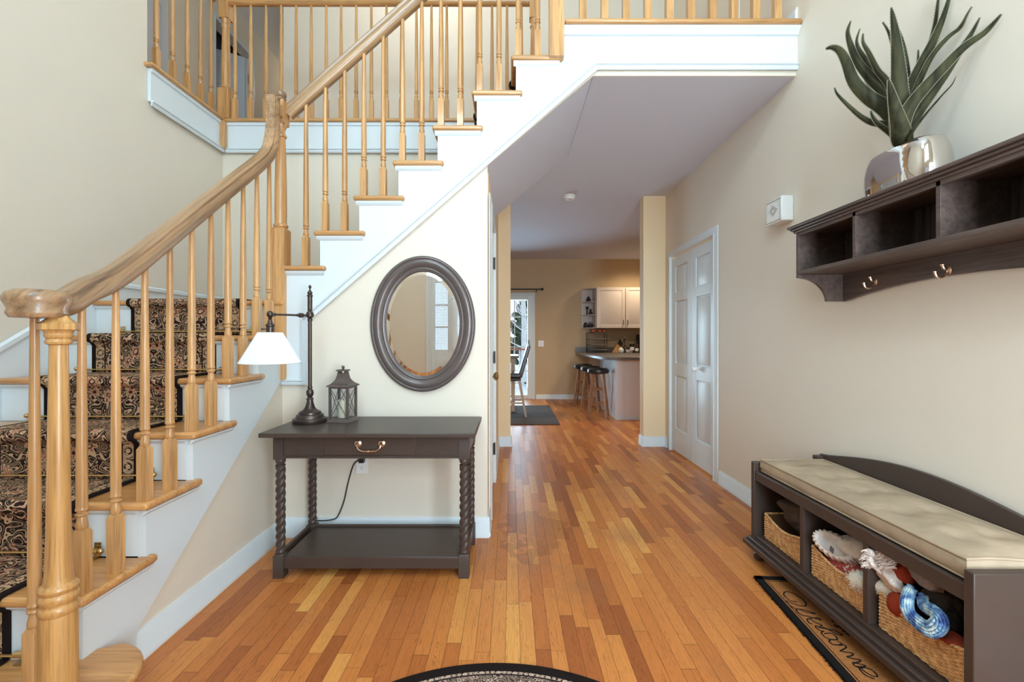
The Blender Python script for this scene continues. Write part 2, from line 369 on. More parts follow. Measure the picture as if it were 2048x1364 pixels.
    n4 = N(nt, 'ShaderNodeTexNoise'); n4.inputs['Scale'].default_value = 600; L(uv.outputs[0], n4.inputs['Vector'])
    bp = N(nt, 'ShaderNodeBump'); bp.inputs['Strength'].default_value = 0.4; bp.inputs['Distance'].default_value = 0.003
    L(n4.outputs['Fac'], bp.inputs['Height']); L(bp.outputs['Normal'], b.inputs['Normal'])
    return m
M['runner'] = persian('persian_runner', 0.33)
M['halfrug'] = persian('persian_rug', 0.74, ground=(0.03, 0.02, 0.02), c1=(0.56, 0.42, 0.32), c2=(0.30, 0.16, 0.13), c3=(0.40, 0.27, 0.2), edge=0.040, border=0.055, scale=2.2)
# ---------------------------------------------------------------- setting: floor, walls, ceilings
XL, XR, XH = -2.47, 1.70, -0.14       # left wall, right wall, hall's left wall
YW, YB, YP, YK, YF = 2.715, 3.9, 5.0, 8.95, -1.0   # mirror wall, stairwell back wall, opening, kitchen wall, entry wall
ZC, ZU, ZT = 2.75, 3.05, 5.5
f = MB(); f.box(-3.9, 4.2, YF-0.1, YK+0.1, -0.08, 0); struct(f.build('floor', M['floor']))
# left wall: full height in front of the balcony, lower part beside the stairs
f = MB(); f.prism([(YF-.1, 0), (YB, 0), (YB, 2.80), (3.09, 2.80), (3.09, ZT), (YF-.1, ZT)], 'x', XL-0.13, XL); struct(f.build('wall_left', M['wall']))
f = MB(); f.prism([(YF-.1, 0), (3.80, 0), (3.80, 2.05), (4.84, 2.05), (4.84, 0), (YP+.14, 0), (YP+.14, ZC), (YP+.14, ZT), (YF-.1, ZT)], 'x', XR, XR+0.13); struct(f.build('wall_right', M['wall']))
# wall that carries the mirror, with the cream band that follows the stair and the soffit
f = MB(); f.prism([(-1.365, 0), (XH, 0), (XH, 2.215), (.49, ZC), (XR, ZC), (XR, 2.86), (.47, 2.86), (-1.235, 1.40), (-1.365, 1.29)], 'y', YW, YW+0.012); f.box(-1.365, XH, YW+.012, YW+.11, 0, 1.15); f.box(-.30, XH, YW+.012, YW+.11, 1.15, 2.05); struct(f.build('wall_mirror', M['wall']))
# triangular wall under the lower flight
f = MB(); f.prism([(1.65, 0), (YW+.11, 0), (YW+.11, 1.0), (2.70, 1.0), (1.65, .17)], 'x', -1.46, -1.366); struct(f.build('wall_understair', M['wall']))
# stairwell back wall
f = MB(); f.prism([(XL, 0), (XH-.1, 0), (XH-.1, 2.3), (.42, 2.79), (XL, 2.79)], 'y', YB, YB+0.12); struct(f.build('wall_stairwell', M['wall']))
# hall left wall with the basement door opening
f = MB(); f.prism([(YW+.112, 0), (2.98, 0), (2.98, 2.05), (3.74, 2.05), (3.74, 0), (YP, 0), (YP, ZC), (3.871, ZC), (3.871, 2.2149), (YW+.112, 2.2149)], 'x', XH-0.10, XH); struct(f.build('wall_hall_left', M['hallwall']))
f = MB(); f.box(XH-0.10, -0.005, YP, YP+.14, 0, ZC); struct(f.build('wall_opening_left', M['hallwall']))
f = MB(); f.box(1.455, XR-.001, YP, YP+.14, 0, ZC); struct(f.build('wall_opening_right', M['hallwall']))
# kitchen and dining
f = MB(); f.prism([(-3.9, 0), (-1.35, 0), (-1.35, 2.02), (.405, 2.02), (.405, 0), (4.2, 0), (4.2, ZC), (-3.9, ZC)], 'y', YK, YK+.12); struct(f.build('wall_kitchen', M['tan']))
f = MB(); f.box(-3.9, XH-0.1, YP+.02, YP+.14, 0, ZC); struct(f.build('wall_dining_near', M['tan']))
f = MB(); f.box(XR, 4.2, YP+.141, YP+.25, 0, ZC); struct(f.build('wall_kitchen_near', M['tan']))
f = MB(); f.box(-4.0, -3.9, YP, YK, 0, ZC); struct(f.build('wall_dining_left', M['tan']))
f = MB(); f.box(4.2, 4.3, YP, YK, 0, ZC); struct(f.build('wall_kitchen_right', M['tan']))
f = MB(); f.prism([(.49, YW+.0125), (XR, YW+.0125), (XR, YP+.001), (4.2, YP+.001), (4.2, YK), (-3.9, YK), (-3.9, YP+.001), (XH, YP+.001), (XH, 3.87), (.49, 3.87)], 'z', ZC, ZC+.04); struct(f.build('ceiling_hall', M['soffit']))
# sloping underside of the upper flight
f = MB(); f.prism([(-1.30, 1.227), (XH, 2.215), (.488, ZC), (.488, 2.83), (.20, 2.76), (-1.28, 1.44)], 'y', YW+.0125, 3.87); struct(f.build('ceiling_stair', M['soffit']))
f = MB(); f.box(.25, XR, 2.80, 3.89, 2.83, 3.03); struct(f.build('floor_landing', M['oakx']))
f = MB(); f.box(-3.9, 2.6, 3.935, 9.2, 2.84, 3.03); struct(f.build('floor_upper', M['oakx']))
f = MB(); f.box(-3.9, XL-.14, 3.09, 3.93, 2.84, 3.03); struct(f.build('floor_upper_left', M['oakx']))
# upper storey walls
f = MB(); f.box(-2.5, XR, YP, YP+.12, 3.03, ZT); struct(f.build('wall_upper_back', M['wall']))
f = MB(); f.box(-2.5, -2.38, YP+.12, 9.1, 3.03, ZT); struct(f.build('wall_corridor_right', M['wall']))
f = MB(); f.prism([(2.96, 3.03), (4.02, 3.03), (4.02, 5.08), (4.80, 5.08), (4.80, 3.03), (5.53, 3.03), (5.53, 5.08), (6.33, 5.08), (6.33, 3.03), (9.1, 3.03), (9.1, ZT), (2.96, ZT)], 'x', -3.72, -3.6); struct(f.build('wall_corridor_left', M['wall']))
f = MB(); f.box(-3.72, -2.38, 9.1, 9.2, 3.03, ZT); struct(f.build('wall_corridor_end', M['wall']))
f = MB(); f.box(-3.6, XL-.13, 2.96, 3.08, 3.03, ZT); struct(f.build('wall_upper_left', M['wall']))
f = MB(); f.box(-5.3, 2.0, YF-.1, 9.2, ZT, ZT+.05); struct(f.build('ceiling_upper', M['ceil']))
f = MB(); f.box(-5.2, -5.1, 4.9, 7.1, 3.03, ZT); f.box(-5.1, -3.72, 4.9, 5.0, 3.03, ZT); f.box(-5.1, -3.72, 7.0, 7.1, 3.03, ZT); f.box(-5.2, -3.9, 4.9, 7.1, 2.95, 3.03); struct(f.build('wall_bedroom', plain('unlit_bedroom_tone', (.10, .11, .13), .8)))  # dark colour on walls and floor stands in for the unlit bedroom
# entry wall behind the camera, with door, sidelights, upper window and an added side opening for light
f = MB()
f.box(XL, -1.13, YF-.1, YF, 0, ZT); f.box(.50, .60, YF-.1, YF, 0, ZT); f.box(1.56, XR, YF-.1, YF, 0, ZT); f.box(.60, 1.56, YF-.1, YF, 0, .30); f.box(.60, 1.56, YF-.1, YF, 2.50, ZT)
f.box(-1.13, .50, YF-.1, YF, 2.15, 2.75); f.box(-1.13, .50, YF-.1, YF, 4.75, ZT)
struct(f.build('wall_entry', M['wall']))
# ---------------------------------------------------------------- trim
def cyl_profile_base(w=.10, t=.014):     # baseboard section (out, up)
    return [(0, 0), (t+.004, 0), (t+.004, .02), (t, .026), (t, w-.022), (t*.6, w-.012), (t*.45, w), (0, w)]
def baseboard(name, p0, p1, out, w=.11, label=None):
    p0 = Vector(p0); p1 = Vector(p1); d = (p1-p0).normalized(); o = Vector(out)
    pr = cyl_profile_base(w); vs = []
    for P in (p0, p1):
        for a, b_ in pr: vs.append(P + o*a + Vector((0, 0, b_)))
    n = len(pr); m = MB(); m.add(vs, [tuple(range(n)), tuple(range(2*n-1, n-1, -1))] + [(i, (i+1) % n, (i+1) % n+n, i+n) for i in range(n)])
    return struct(m.build(name, M['white']))
baseboard('baseboard_mirror', (-1.35, YW, 0), (XH+.012, YW, 0), (0, -1, 0), .12)
baseboard('baseboard_understair', (-1.366, 1.65, 0), (-1.366, YW-.02, 0), (1, 0, 0), .115)
baseboard('baseboard_right', (XR, YF, 0), (XR, 3.70, 0), (-1, 0, 0), .11)
baseboard('baseboard_right_far', (XR, 4.94, 0), (XR, YP, 0), (-1, 0, 0), .11)
baseboard('baseboard_hall_left', (XH, YW, 0), (XH, 2.89, 0), (1, 0, 0), .11)
baseboard('baseboard_hall_left_far', (XH, 3.84, 0), (XH, YP, 0), (1, 0, 0), .11)
baseboard('baseboard_opening_left', (XH, YP, 0), (.012, YP, 0), (0, -1, 0), .11)
baseboard('baseboard_opening_left_return', (-.005, YP-.015, 0), (-.005, YP+.14, 0), (1, 0, 0), .11)
baseboard('baseboard_opening_right', (1.44, YP, 0), (XR, YP, 0), (0, -1, 0), .11)
baseboard('baseboard_opening_right_return', (1.455, YP-.015, 0), (1.455, YP+.14, 0), (-1, 0, 0), .11)
baseboard('baseboard_kitchen', (.49, YK, 0), (1.52, YK, 0), (0, -1, 0), .09)
baseboard('baseboard_left', (XL, YF, 0), (XL, 1.0, 0), (1, 0, 0), .11)
baseboard('baseboard_upper_right', (XR, 2.70, 3.05), (XR, 3.36, 3.05), (-1, 0, 0), .10)
# door casings: a U of moulded strip around an opening in a wall x = const
CAS = [(0, 0), (.018, 0), (.018, .012), (.012, .02), (.014, .05), (.006, .068), (0, .068)]
def casing(name, plane, a0, a1, z0, z1, out, axis='x'):
    m = MB(); s = Vector((out, 0, 0)) if axis == 'x' else Vector((0, out, 0))
    if axis == 'x': path = [(plane, a0, z0), (plane, a0, z1), (plane, a1, z1), (plane, a1, z0)]
    else: path = [(a0, plane, z0), (a0, plane, z1), (a1, plane, z1), (a1, plane, z0)]
    P = [Vector(p) for p in path]; t = (P[1]-P[0]).normalized(); nrm = s.cross(t)
    inward = (P[2]-P[1]).normalized(); sg = -1 if nrm.dot(inward) > 0 else 1
    m.sweep(path, [(u, v*sg) for u, v in CAS], s)
    return struct(m.build(name, M['white']))
casing('trim_1', XR, 3.80, 4.84, 0, 2.05, -1)
casing('trim_2', XH, 2.98, 3.74, 0, 2.05, 1)
casing('trim_3', XR, 3.45, 4.75, 3.05, 5.08, -1)
casing('trim_4', -3.6, 5.53, 6.33, 3.03, 5.08, 1)
casing('trim_5', -3.6, 4.02, 4.80, 3.03, 5.08, 1)
casing('trim_6', YF, -1.13, .50, 0, 2.15, 1, 'y')
casing('trim_15', YK, -1.35, .405, 0, 2.02, -1, 'y')
# panelled doors lying in a plane x = const; the panels are raised fields in a recess
def panel_leaf(m, plane, y0, y1, z0, z1, out, rows, cols=1, th=.035, st=.09):
    """leaf slab plus stiles/rails standing proud of recessed, raised panels"""
    def bx(a, b, c, d, lo, hi):      # lo, hi = depth range measured outwards
        x0, x1 = sorted((plane+out*lo, plane+out*hi)); m.box(x0, x1, a, b, c, d)
    bx(y0, y1, z0, z1, -th, -.012)
    cw = (y1-y0-st*(cols+1))/cols
    for c in range(cols+1): a = y0+c*(cw+st); bx(a, a+st, z0, z1, -.0119, 0)
    zz = z0
    for (p0, p1) in rows:
        for c in range(cols): a = y0+st+c*(cw+st); bx(a, a+cw, zz, p0, -.012, 0)
        zz = p1
        for c in range(cols):
            a = y0+st+c*(cw+st); b = a+cw
            i = .012; j = .04
            xo = plane-out*.012; xi = plane-out*.002
            m.add([(xo, a+i, p0+i), (xo, b-i, p0+i), (xo, b-i, p1-i), (xo, a+i, p1-i), (xi, a+j, p0+j), (xi, b-j, p0+j), (xi, b-j, p1-j), (xi, a+j, p1-j)],
                  [(0, 1, 5, 4), (1, 2, 6, 5), (2, 3, 7, 6), (3, 0, 4, 7), (4, 5, 6, 7)])
    for c in range(cols): a = y0+st+c*(cw+st); bx(a, a+cw, zz, z1, -.012, 0)
ROWS = [(.25, .80), (.93, 1.57), (1.66, 1.93)]
d1 = thing('door_1', (XR+.015, 4.32, 0), 'white folding closet door with six panels per pair of leaves', None); d1['kind'] = 'structure'
for a, b in ((3.805, 4.317), (4.323, 4.835)):
    m = MB(); panel_leaf(m, XR+.012, a, b, .015, 2.025, -1, ROWS, 1, st=.10); m.build('leaf', M['white'], d1, bevel=.002, bseg=1)
m = MB(); m.lathe([(.009, 0), (.009, .02), (.022, .028), (.026, .04), (.020, .052), (.004, .056)], 0, 0, 14)
for i, v in enumerate(m.v): m.v[i] = Vector((XR+.012-v.z, 4.16+v.x, .905+v.y))
m.build('door_knob', M['plate'], d1)
d2 = thing('door_2', (XH-.03, 3.36, 0), 'white panelled hall door seen edge-on with brass knob', None); d2['kind'] = 'structure'
m = MB(); panel_leaf(m, XH-.008, 2.985, 3.735, .012, 2.045, 1, ROWS, 2, st=.10); m.build('leaf', M['white'], d2, bevel=.002, bseg=1)
m = MB(); m.lathe([(.03, 0), (.03, .006), (.010, .01), (.010, .03), (.024, .036), (.030, .05), (.022, .062), (.004, .066)], 0, 0, 16)
for i, v in enumerate(m.v): m.v[i] = Vector((XH-.008+v.z, 3.06+v.x, .93+v.y))
m.build('door_knob', M['brass'], d2)
for hz in (.28, 1.03, 1.80):
    m = MB(); m.box(XH-.006, XH+.004, 3.722, 3.742, hz-.045, hz+.045); m.tube([(XH+.006, 3.74, hz-.05), (XH+.006, 3.74, hz+.05)], .006, 8); m.build('hinge', M['bronze'], d2)
d3 = thing('door_3', (XR+.015, 4.1, 3.05), 'pale grey upstairs double door behind the balcony railing', None); d3['kind'] = 'structure'
gdoor = plain('pale_grey_door_paint', (.62, .66, .72), .4)
for a, b in ((3.455, 4.095), (4.105, 4.745)):
    m = MB(); panel_leaf(m, XR+.012, a, b, 3.06, 5.07, -1, [(3.28, 3.85), (3.98, 4.62), (4.70, 4.98)], 1, st=.10); m.build('leaf', gdoor, d3)
d4 = thing('door_4', (-3.6, 4.4, 3.03), 'pale upstairs panelled door behind left balcony balusters', None); d4['kind'] = 'structure'
m = MB(); panel_leaf(m, -3.61, 4.025, 4.795, 3.04, 5.07, 1, [(3.28, 3.85), (3.98, 4.62), (4.70, 4.98)], 2, st=.10); m.build('leaf', gdoor, d4)
d5 = thing('door_5', (-3.7, 6.33, 3.03), 'upstairs bedroom door standing open beside corner newel', None); d5['kind'] = 'structure'
m = MB(); panel_leaf(m, -3.66, 5.53, 6.28, 3.04, 5.07, 1, [(3.28, 3.85), (3.98, 4.62), (4.70, 4.98)], 2, st=.10)
rotate_pts(m, (-3.66, 6.30, 0), -0.95); m.build('leaf', gdoor, d5)
m = MB(); m.box(-3.64, -3.60, 6.30, 6.33, 4.72, 4.84); m.build('hinge', M['bronze'], d5)
# entry door and sidelights (behind the camera, seen in the mirror)
grid = plain('textured_glass_leading', (.55, .60, .66), .4)
def frosted():
    m, nt, b = newmat('pebbled_glass'); nt.nodes.remove(b); L = nt.links.new
    t = N(nt, 'ShaderNodeBsdfTransparent'); t.inputs[0].default_value = (.92, .96, 1, 1)
    g = N(nt, 'ShaderNodeBsdfGlossy'); g.inputs['Roughness'].default_value = .1
    mx = N(nt, 'ShaderNodeMixShader'); mx.inputs[0].default_value = .12
    L(t.outputs[0], mx.inputs[1]); L(g.outputs[0], mx.inputs[2]); L(mx.outputs[0], nt.nodes['Material Output'].inputs[0]); return m
M['frost'] = frosted()
def glazed(name, x0, x1, z0, z1, gz, rowsn, colsn, label, st=.06):
    g0, g1 = gz; d = thing(name, ((x0+x1)/2, YF-.03, z0), label, None); d['kind'] = 'structure'
    m = MB(); y0, y1 = YF-.06, YF-.015
    m.box(x0, x0+st, y0, y1, z0, z1); m.box(x1-st, x1, y0, y1, z0, z1); m.box(x0+st, x1-st, y0, y1, z0, g0); m.box(x0+st, x1-st, y0, y1, g1, z1)
    for r in range(1, rowsn): z = g0+(g1-g0)*r/rowsn; m.box(x0+st, x1-st, y0+.01, y1-.002, z-.012, z+.012)
    for c in range(1, colsn): x = x0+st+(x1-x0-2*st)*c/colsn; m.box(x-.012, x+.012, y0+.012, y1-.003, g0, g1)
    if g0-z0 > .5: m.box(x0+st+.03, x1-st-.03, y1, y1+.01, z0+.2, g0-.1)
    m.build('frame', M['white'], d, bevel=.003, bseg=1)
    m = MB(); m.box(x0+st, x1-st, YF-.045, YF-.04, g0, g1); m.build('pane', M['frost'], d)
    m = MB(); x = x0+st+.022
    while x < x1-st: m.box(x-.0018, x+.0018, YF-.040, YF-.036, g0, g1); x += .022
    z = g0+.022
    while z < g1: m.box(x0+st, x1-st, YF-.040, YF-.036, z-.0018, z+.0018); z += .022
    m.build('leading', grid, d)
    return d
glazed('window_1', -1.13, -.83, 0, 2.15, (1.03, 1.98), 3, 1, 'narrow white sidelight left of the entry door, seen in the mirror')
glazed('window_2', .20, .50, 0, 2.15, (1.03, 1.98), 3, 1, 'narrow white sidelight right of the entry door')
m = MB(); m.box(-.83, -.76, YF-.08, YF+.01, 0, 2.15); m.box(.13, .20, YF-.08, YF+.01, 0, 2.15); struct(m.build('trim_7', M['white']))
glazed('door_6', -.76, .13, 0, 2.15, (1.03, 1.98), 3, 3, 'white entry door with nine textured glass panes', .11)
glazed('window_5', .60, 1.56, .30, 2.50, (.36, 2.44), 4, 2, 'added tall side window, unseen, letting light into the foyer')  # window made up to brighten the lower foyer, out of view
glazed('window_3', -1.13, .50, 2.75, 4.75, (2.82, 4.68), 3, 3, 'tall white window above the entry door')
# sliding door in the dining area
d = thing('window_4', (-.45, YK, 0), 'white sliding glass door to the snowy deck', None); d['kind'] = 'structure'
m = MB()
m.box(-1.35, -1.27, YK-.03, YK+.1, 0, 2.02); m.box(.325, .405, YK-.03, YK+.1, 0, 2.02); m.box(-1.27, .325, YK-.03, YK+.1, 1.95, 2.02); m.box(-1.27, .325, YK-.03, YK+.1, 0, .08); m.box(-.55, -.45, YK-.02, YK+.08, .08, 1.95)
m.build('frame', M['white'], d, bevel=.004, bseg=1)
m = MB()
for z in (.55, 1.02, 1.30, 1.62): m.box(-.45, .325, YK+.02, YK+.035, z-.009, z+.009) if z in (1.02, 1.62, .55) else None
for x in (-.19, .07): m.box(x-.009, x+.009, YK+.021, YK+.034, .08, 1.95)
m.build('muntins', M['white'], d)
m = MB(); m.box(-1.27, .325, YK+.025, YK+.03, .08, 1.95); m.build('pane', M['glass'], d)
m = MB(); m.box(.335, .36, YK-.055, YK-.03, .96, 1.16); m.tube([(.348, YK-.05, .99), (.348, YK-.08, 1.02), (.348, YK-.08, 1.10), (.348, YK-.05, 1.13)], .007, 8); m.build('handle', M['bronze'], d)
# balcony fascia boards, edge mouldings and oak nosings
fm = MB(); fm.prism([(-1.365, .935), (-1.365, 1.583), (-1.1325, 1.583)] +
    [p for k in range(5, -1, -1) for p in ((.03-.2325*k, 2.823-.2067*(k+1)), (.03-.2325*k, 2.823-.2067*k))][1:] +
    [(.30, 2.823), (.30, 3.02), (XR, 3.02), (XR, 2.82), (.4985, 2.82), (-1.235, 1.308), (-1.235, .935)], 'y', 2.700, YW-.0005)
STR_UP = fm
MOLD = [(0, 0), (.014, 0), (.020, .005), (.020, .009), (.008, .013), (.012, .021), (.010, .030), (.004, .036), (0, .036)]
mm = MB(); mm.sweep([(-1.362, 2.7145, .942), (-1.240, 2.7145, .942), (-1.240, 2.7145, 1.300), (.4985, 2.7145, 2.812), (XR-.001, 2.7145, 2.812)], [(.0145+u, -v) for u, v in MOLD], (0, -1, 0))
struct(mm.build('trim_8', M['white']))
m = MB(); m.box(.315, XR-.001, 2.645, 2.80, 3.022, 3.05); struct(m.build('trim_9', M['oakx'], bevel=.012, bseg=3))
m = MB(); m.prism([(2.70, 3.021), (2.665, 3.021), (2.667, 3.006), (2.682, 2.992), (2.686, 2.978), (2.70, 2.976)], 'x', .312, XR-.001); struct(m.build('trim_10', M['white']))
# back and left fascia
m = MB(); m.box(XL+.045, .30, YB-.025, YB-.001, 2.795, 3.02); m.box(XL+.001, XL+.025, 3.09, YB-.07, 2.795, 3.02); struct(m.build('trim_11', M['white']))
m = MB(); m.sweep([(XL+.045, YB-.0255, 2.80), (.30, YB-.0255, 2.80)], [(u, -v) for u, v in MOLD], (0, -1, 0)); m.sweep([(XL+.0255, 3.09, 2.80), (XL+.0255, YB-.03, 2.80)], [(u, -v) for u, v in MOLD], (1, 0, 0))
m.box(XL+.045, .30, YB-.036, YB-.025, 2.995, 3.02); m.box(XL+.025, XL+.036, 3.09, YB-.07, 2.995, 3.02)
struct(m.build('trim_12', M['white']))
m = MB(); m.box(XL+.03, .30, YB-.055, YB+.04, 3.021, 3.05); struct(m.build('trim_13', M['oakx'], bevel=.012, bseg=3))
m = MB(); m.box(XL-.14, XL+.055, 3.06, YB-.0, 3.021, 3.05); struct(m.build('trim_14', M['oaky'], bevel=.012, bseg=3))
# skirt board climbing the left wall and running round the landing
m = MB(); m.prism([(.9, 0), (1.15, .26), (1.40, .50), (2.15, 1.10), (2.76, 1.49), (2.86, 1.505), (3.88, 1.505), (3.88, 1.30), (2.60, 1.10), (1.30, 0)], 'x', XL, XL+.016)
m.box(XL+.016, -1.0, YB-.015, YB-.0005, 1.40, 1.505)
m.sweep([(XL+.012, 1.15, .26), (XL+.012, 1.40, .50), (XL+.012, 2.15, 1.10), (XL+.012, 2.76, 1.49), (XL+.012, 2.86, 1.505), (XL+.012, 3.88, 1.505)], [(0, 0), (.016, 0), (.016, .02), (.006, .03), (0, .03)], (1, 0, 0))
struct(m.build('baseboard_stair_left', M['white']))
# ---------------------------------------------------------------- staircase
st = thing('staircase', (-1.4, 2.4, 0), 'oak and white staircase rising to a landing and turning right', 'staircase')
def nose(n): return 2.66-.25*(7-n)
def zt(n): return 1.4062-.2067*(7-n)
x0, x1 = XL+.018, -1.33
# starting step with its rounded end
pts = [(x0, 1.17)] + [(-1.33+.20*math.sin(t), 1.33-.20*math.cos(t)) for t in [i*PI/16 for i in range(0, 15)]]
pts = [(x0, 1.13), (-1.40, 1.13)] + [(-1.33+.20*math.sin(t), 1.33-.20*math.cos(t)) for t in [i*PI/20 for i in range(-1, 20)]] + [(-1.352, 1.50), (x0, 1.50)]
m = MB(); m.prism(pts, 'z', zt(1)-.03, zt(1)); m.build('tread', M['oak_tread'], st, bevel=.012, bseg=3)
pts = [(x0, 1.165), (-1.36, 1.165)] + [(-1.33+.165*math.sin(t), 1.33-.165*math.cos(t)) for t in [i*PI/20 for i in range(0, 20)]] + [(-1.35, 1.43), (x0, 1.43)]
m = MB(); m.prism(pts, 'z', .001, zt(1)-.031); m.build('riser', M['white'], st)
for n in range(2, 7):
    y = nose(n); z = zt(n)
    m = MB(); m.prism([(x0, y), (x1, y), (x1, y+.31), (x1-.055, y+.31), (x1-.055, y+.279), (x0, y+.279)], 'z', z-.03, z)
    m.build('tread', M['oak_tread'], st, bevel=.012, bseg=3)
    m = MB(); m.box(x0, -1.386, y+.03, y+.045, z-.2067, z-.031)
    m.prism([(y+.03, z-.031), (y+.012, z-.031), (y+.014, z-.038), (y+.024, z-.046), (y+.03, z-.052)], 'x', x0, -1.3865)
    m.build('riser', M['white'], st)
    m = MB(); m.prism([(-1.3545, z-.031), (-1.336, z-.031), (-1.338, z-.038), (-1.348, z-.046), (-1.3545, z-.052)], 'y', y+.012, y+.295); m.build('cove_molding', M['white'], st)
m = MB(); m.box(x0, -1.386, 2.69, 2.705, 1.20, 1.375); m.prism([(2.69, 1.375), (2.672, 1.375), (2.674, 1.368), (2.69, 1.354)], 'x', x0, -1.3865); m.build('riser', M['white'], st)
m = MB(); m.box(x0, -1.335, 2.66, YB-.016, 1.376, 1.406); m.build('landing_floor', M['oak_tread'], st, bevel=.012, bseg=3)
pl = [(1.44, .001)]
for n in range(2, 7): pl += [(nose(n)+.03, zt(n)-.031), (nose(n+1)+.03, zt(n)-.031)]
pl += [(2.699, zt(6)-.031), (2.699, .945), (1.65, .125), (1.65, .001)]
pl = [pl[0]] + pl[1:]
m = MB(); m.prism(pl, 'x', -1.385, -1.355); m.build('stringer', M['white'], st)
STR_UP.build('stringer', M['white'], st)
for k in range(7):
    x = -.2325*k; z = 2.853-.2067*k; yb = 3.86
    m = MB(); m.prism([(x, 2.672), (x+.300, 2.672), (x+.300, 2.735), (x+.262, 2.735), (x+.262, yb), (x, yb)], 'z', z-.03, z)
    m.build('tread', M['oakx'], st, bevel=.012, bseg=3)
    m = MB(); m.box(x+.03, x+.045, 2.716, yb, z-.2067, z-.031); m.build('riser', M['white'], st)
    m = MB(); m.prism([(2.6995, z-.031), (2.682, z-.031), (2.684, z-.040), (2.694, z-.052), (2.6995, z-.056)], 'x', x+.014, x+.287); m.build('cove_molding', M['white'], st)
# baluster: square foot, turned rings, long tapered shaft
def baluster(parent, x, y, z0, z1, sq=.20, w=.036, seg=12, mat_=None):
    m = MB(); h = w/2; c = .010
    zs = z0+sq
    m.add([(x-h, y-h, z0), (x+h, y-h, z0), (x+h, y+h, z0), (x-h, y+h, z0), (x-h, y-h, zs-c), (x+h, y-h, zs-c), (x+h, y+h, zs-c), (x-h, y+h, zs-c),
           (x-.010, y-.010, zs+.006), (x+.010, y-.010, zs+.006), (x+.010, y+.010, zs+.006), (x-.010, y+.010, zs+.006)],
          [(0, 3, 2, 1), (0, 1, 5, 4), (1, 2, 6, 5), (2, 3, 7, 6), (3, 0, 4, 7), (4, 5, 9, 8), (5, 6, 10, 9), (6, 7, 11, 10), (7, 4, 8, 11), (8, 9, 10, 11)])
    pr = [(.011, zs-.004), (.0155, zs+.004), (.0165, zs+.014), (.013, zs+.032), (.0115, zs+.042), (.016, zs+.044), (.0175, zs+.048), (.016, zs+.052), (.0125, zs+.054), (.0125, zs+.058),
          (.016, zs+.060), (.0175, zs+.064), (.016, zs+.069), (.0155, zs+.075)]
    L_ = z1-(zs+.075)
    pr += [(.0158, zs+.075+L_*.12), (.0145, zs+.075+L_*.4), (.0118, zs+.075+L_*.75), (.0100, z1)]
    m.lathe(pr, x, y, seg); return m.build('baluster', mat_ or M['oak'], parent)
def railz(y): return 1.332+.825*(y-1.573)
for i in range(10):
    y = 1.453+.125*i; n = 2+i//2
    baluster(st, -1.37, y, zt(n), 1.285 if i == 0 else railz(y)+.012)
baluster(st, -1.345, 1.285, zt(1), 1.25)
baluster(st, -1.21, 1.335, zt(1), 1.25) if False else None
for i in range(13):
    x = -1.2346+.11625*i; k = 5-(i-1)//2 if i > 0 else 6
    zr = 2.49+.889*(x+1.367)
    baluster(st, x, 2.742, 2.853-.2067*k, zr+.03, sq=.185)
# handrails
RP = [(-.028, -.030), (-.020, -.040), (.020, -.040), (.028, -.030), (.024, -.018), (.034, -.004), (.035, .012), (.026, .030), (.010, .038), (-.010, .038), (-.026, .030), (-.035, .012), (-.034, -.004), (-.024, -.018)]
path = smooth_path([(-1.362, 1.285, 1.278), (-1.366, 1.34, 1.279), (-1.37, 1.405, 1.292), (-1.37, 1.47, 1.335), (-1.37, 1.60, 1.41), (-1.37, 1.9, 1.657), (-1.37, 2.2, 1.905), (-1.37, 2.42, 2.087)], 5)
path += smooth_path([(-1.37, 2.50, 2.155), (-1.37, 2.575, 2.24), (-1.37, 2.615, 2.36), (-1.37, 2.62, 2.46), (-1.37, 2.62, 2.57)], 5)
m = MB(); m.sweep(path, RP, (-1, 0, 0)); 
hr = m.build('handrail', M['rail_lo'], st, angle=50)
hr['label'] = 'lower handrail with curved gooseneck and volute end'
m = MB(); prof = [(.02, 0), (.078, 0), (.088, .010), (.088, .016), (.084, .024), (.097, .044), (.098, .055), (.090, .068), (.070, .076), (.03, .078), (.005, .078)]
m.lathe([(r*.72, z) for r, z in prof], -1.300, 1.252, 40, 1.238)
ORG[hr.name] = ORG[st.name]; m.build('volute', M['rail_lo'], hr, angle=50)
m = MB(); m.box(-1.40, -1.34, 2.615, 2.70, 2.48, 2.545); m.build('rail_fitting', M['oak'], hr, bevel=.006)
m = MB(); m.sweep([(-1.345, 2.745, 2.535), (.235, 2.745, 2.535+.889*1.58)], RP, (0, 1, 0)); m.v = m.v; o = m.build('handrail', M['rail_up'], st, angle=50); o['label'] = 'upper handrail rising to the right'
# newel posts
m = MB()
nz = [(.056, .166), (.056, .41), (.054, .418), (.058, .424), (.060, .432), (.058, .440), (.053, .445), (.053, .450), (.057, .455), (.060, .464), (.057, .473), (.052, .478), (.057, .483), (.059, .490), (.056, .497), (.046, .503), (.042, .52),
      (.040, .56), (.0365, .64), (.034, .8), (.0295, 1.05), (.0275, 1.163), (.037, 1.166), (.040, 1.172), (.037, 1.178), (.034, 1.181), (.039, 1.184), (.042, 1.190), (.040, 1.197), (.043, 1.200), (.044, 1.204)]
K_ = .735; NX, NY = -1.262, 1.27
m.lathe([(r*K_, z) for r, z in nz], NX, NY, 28); m.lathe([(r*K_, z) for r, z in [(.056, 1.204), (.061, 1.206), (.061, 1.222), (.048, 1.228), (.034, 1.238), (.030, 1.245)]], NX, NY, 8)
o = m.build('newel_post', wood('oak_newel', (0.70, 0.39, 0.135), (0.42, 0.20, 0.06), 'z', contrast=1.1), st, angle=28); o['label'] = 'round starting newel under the volute'
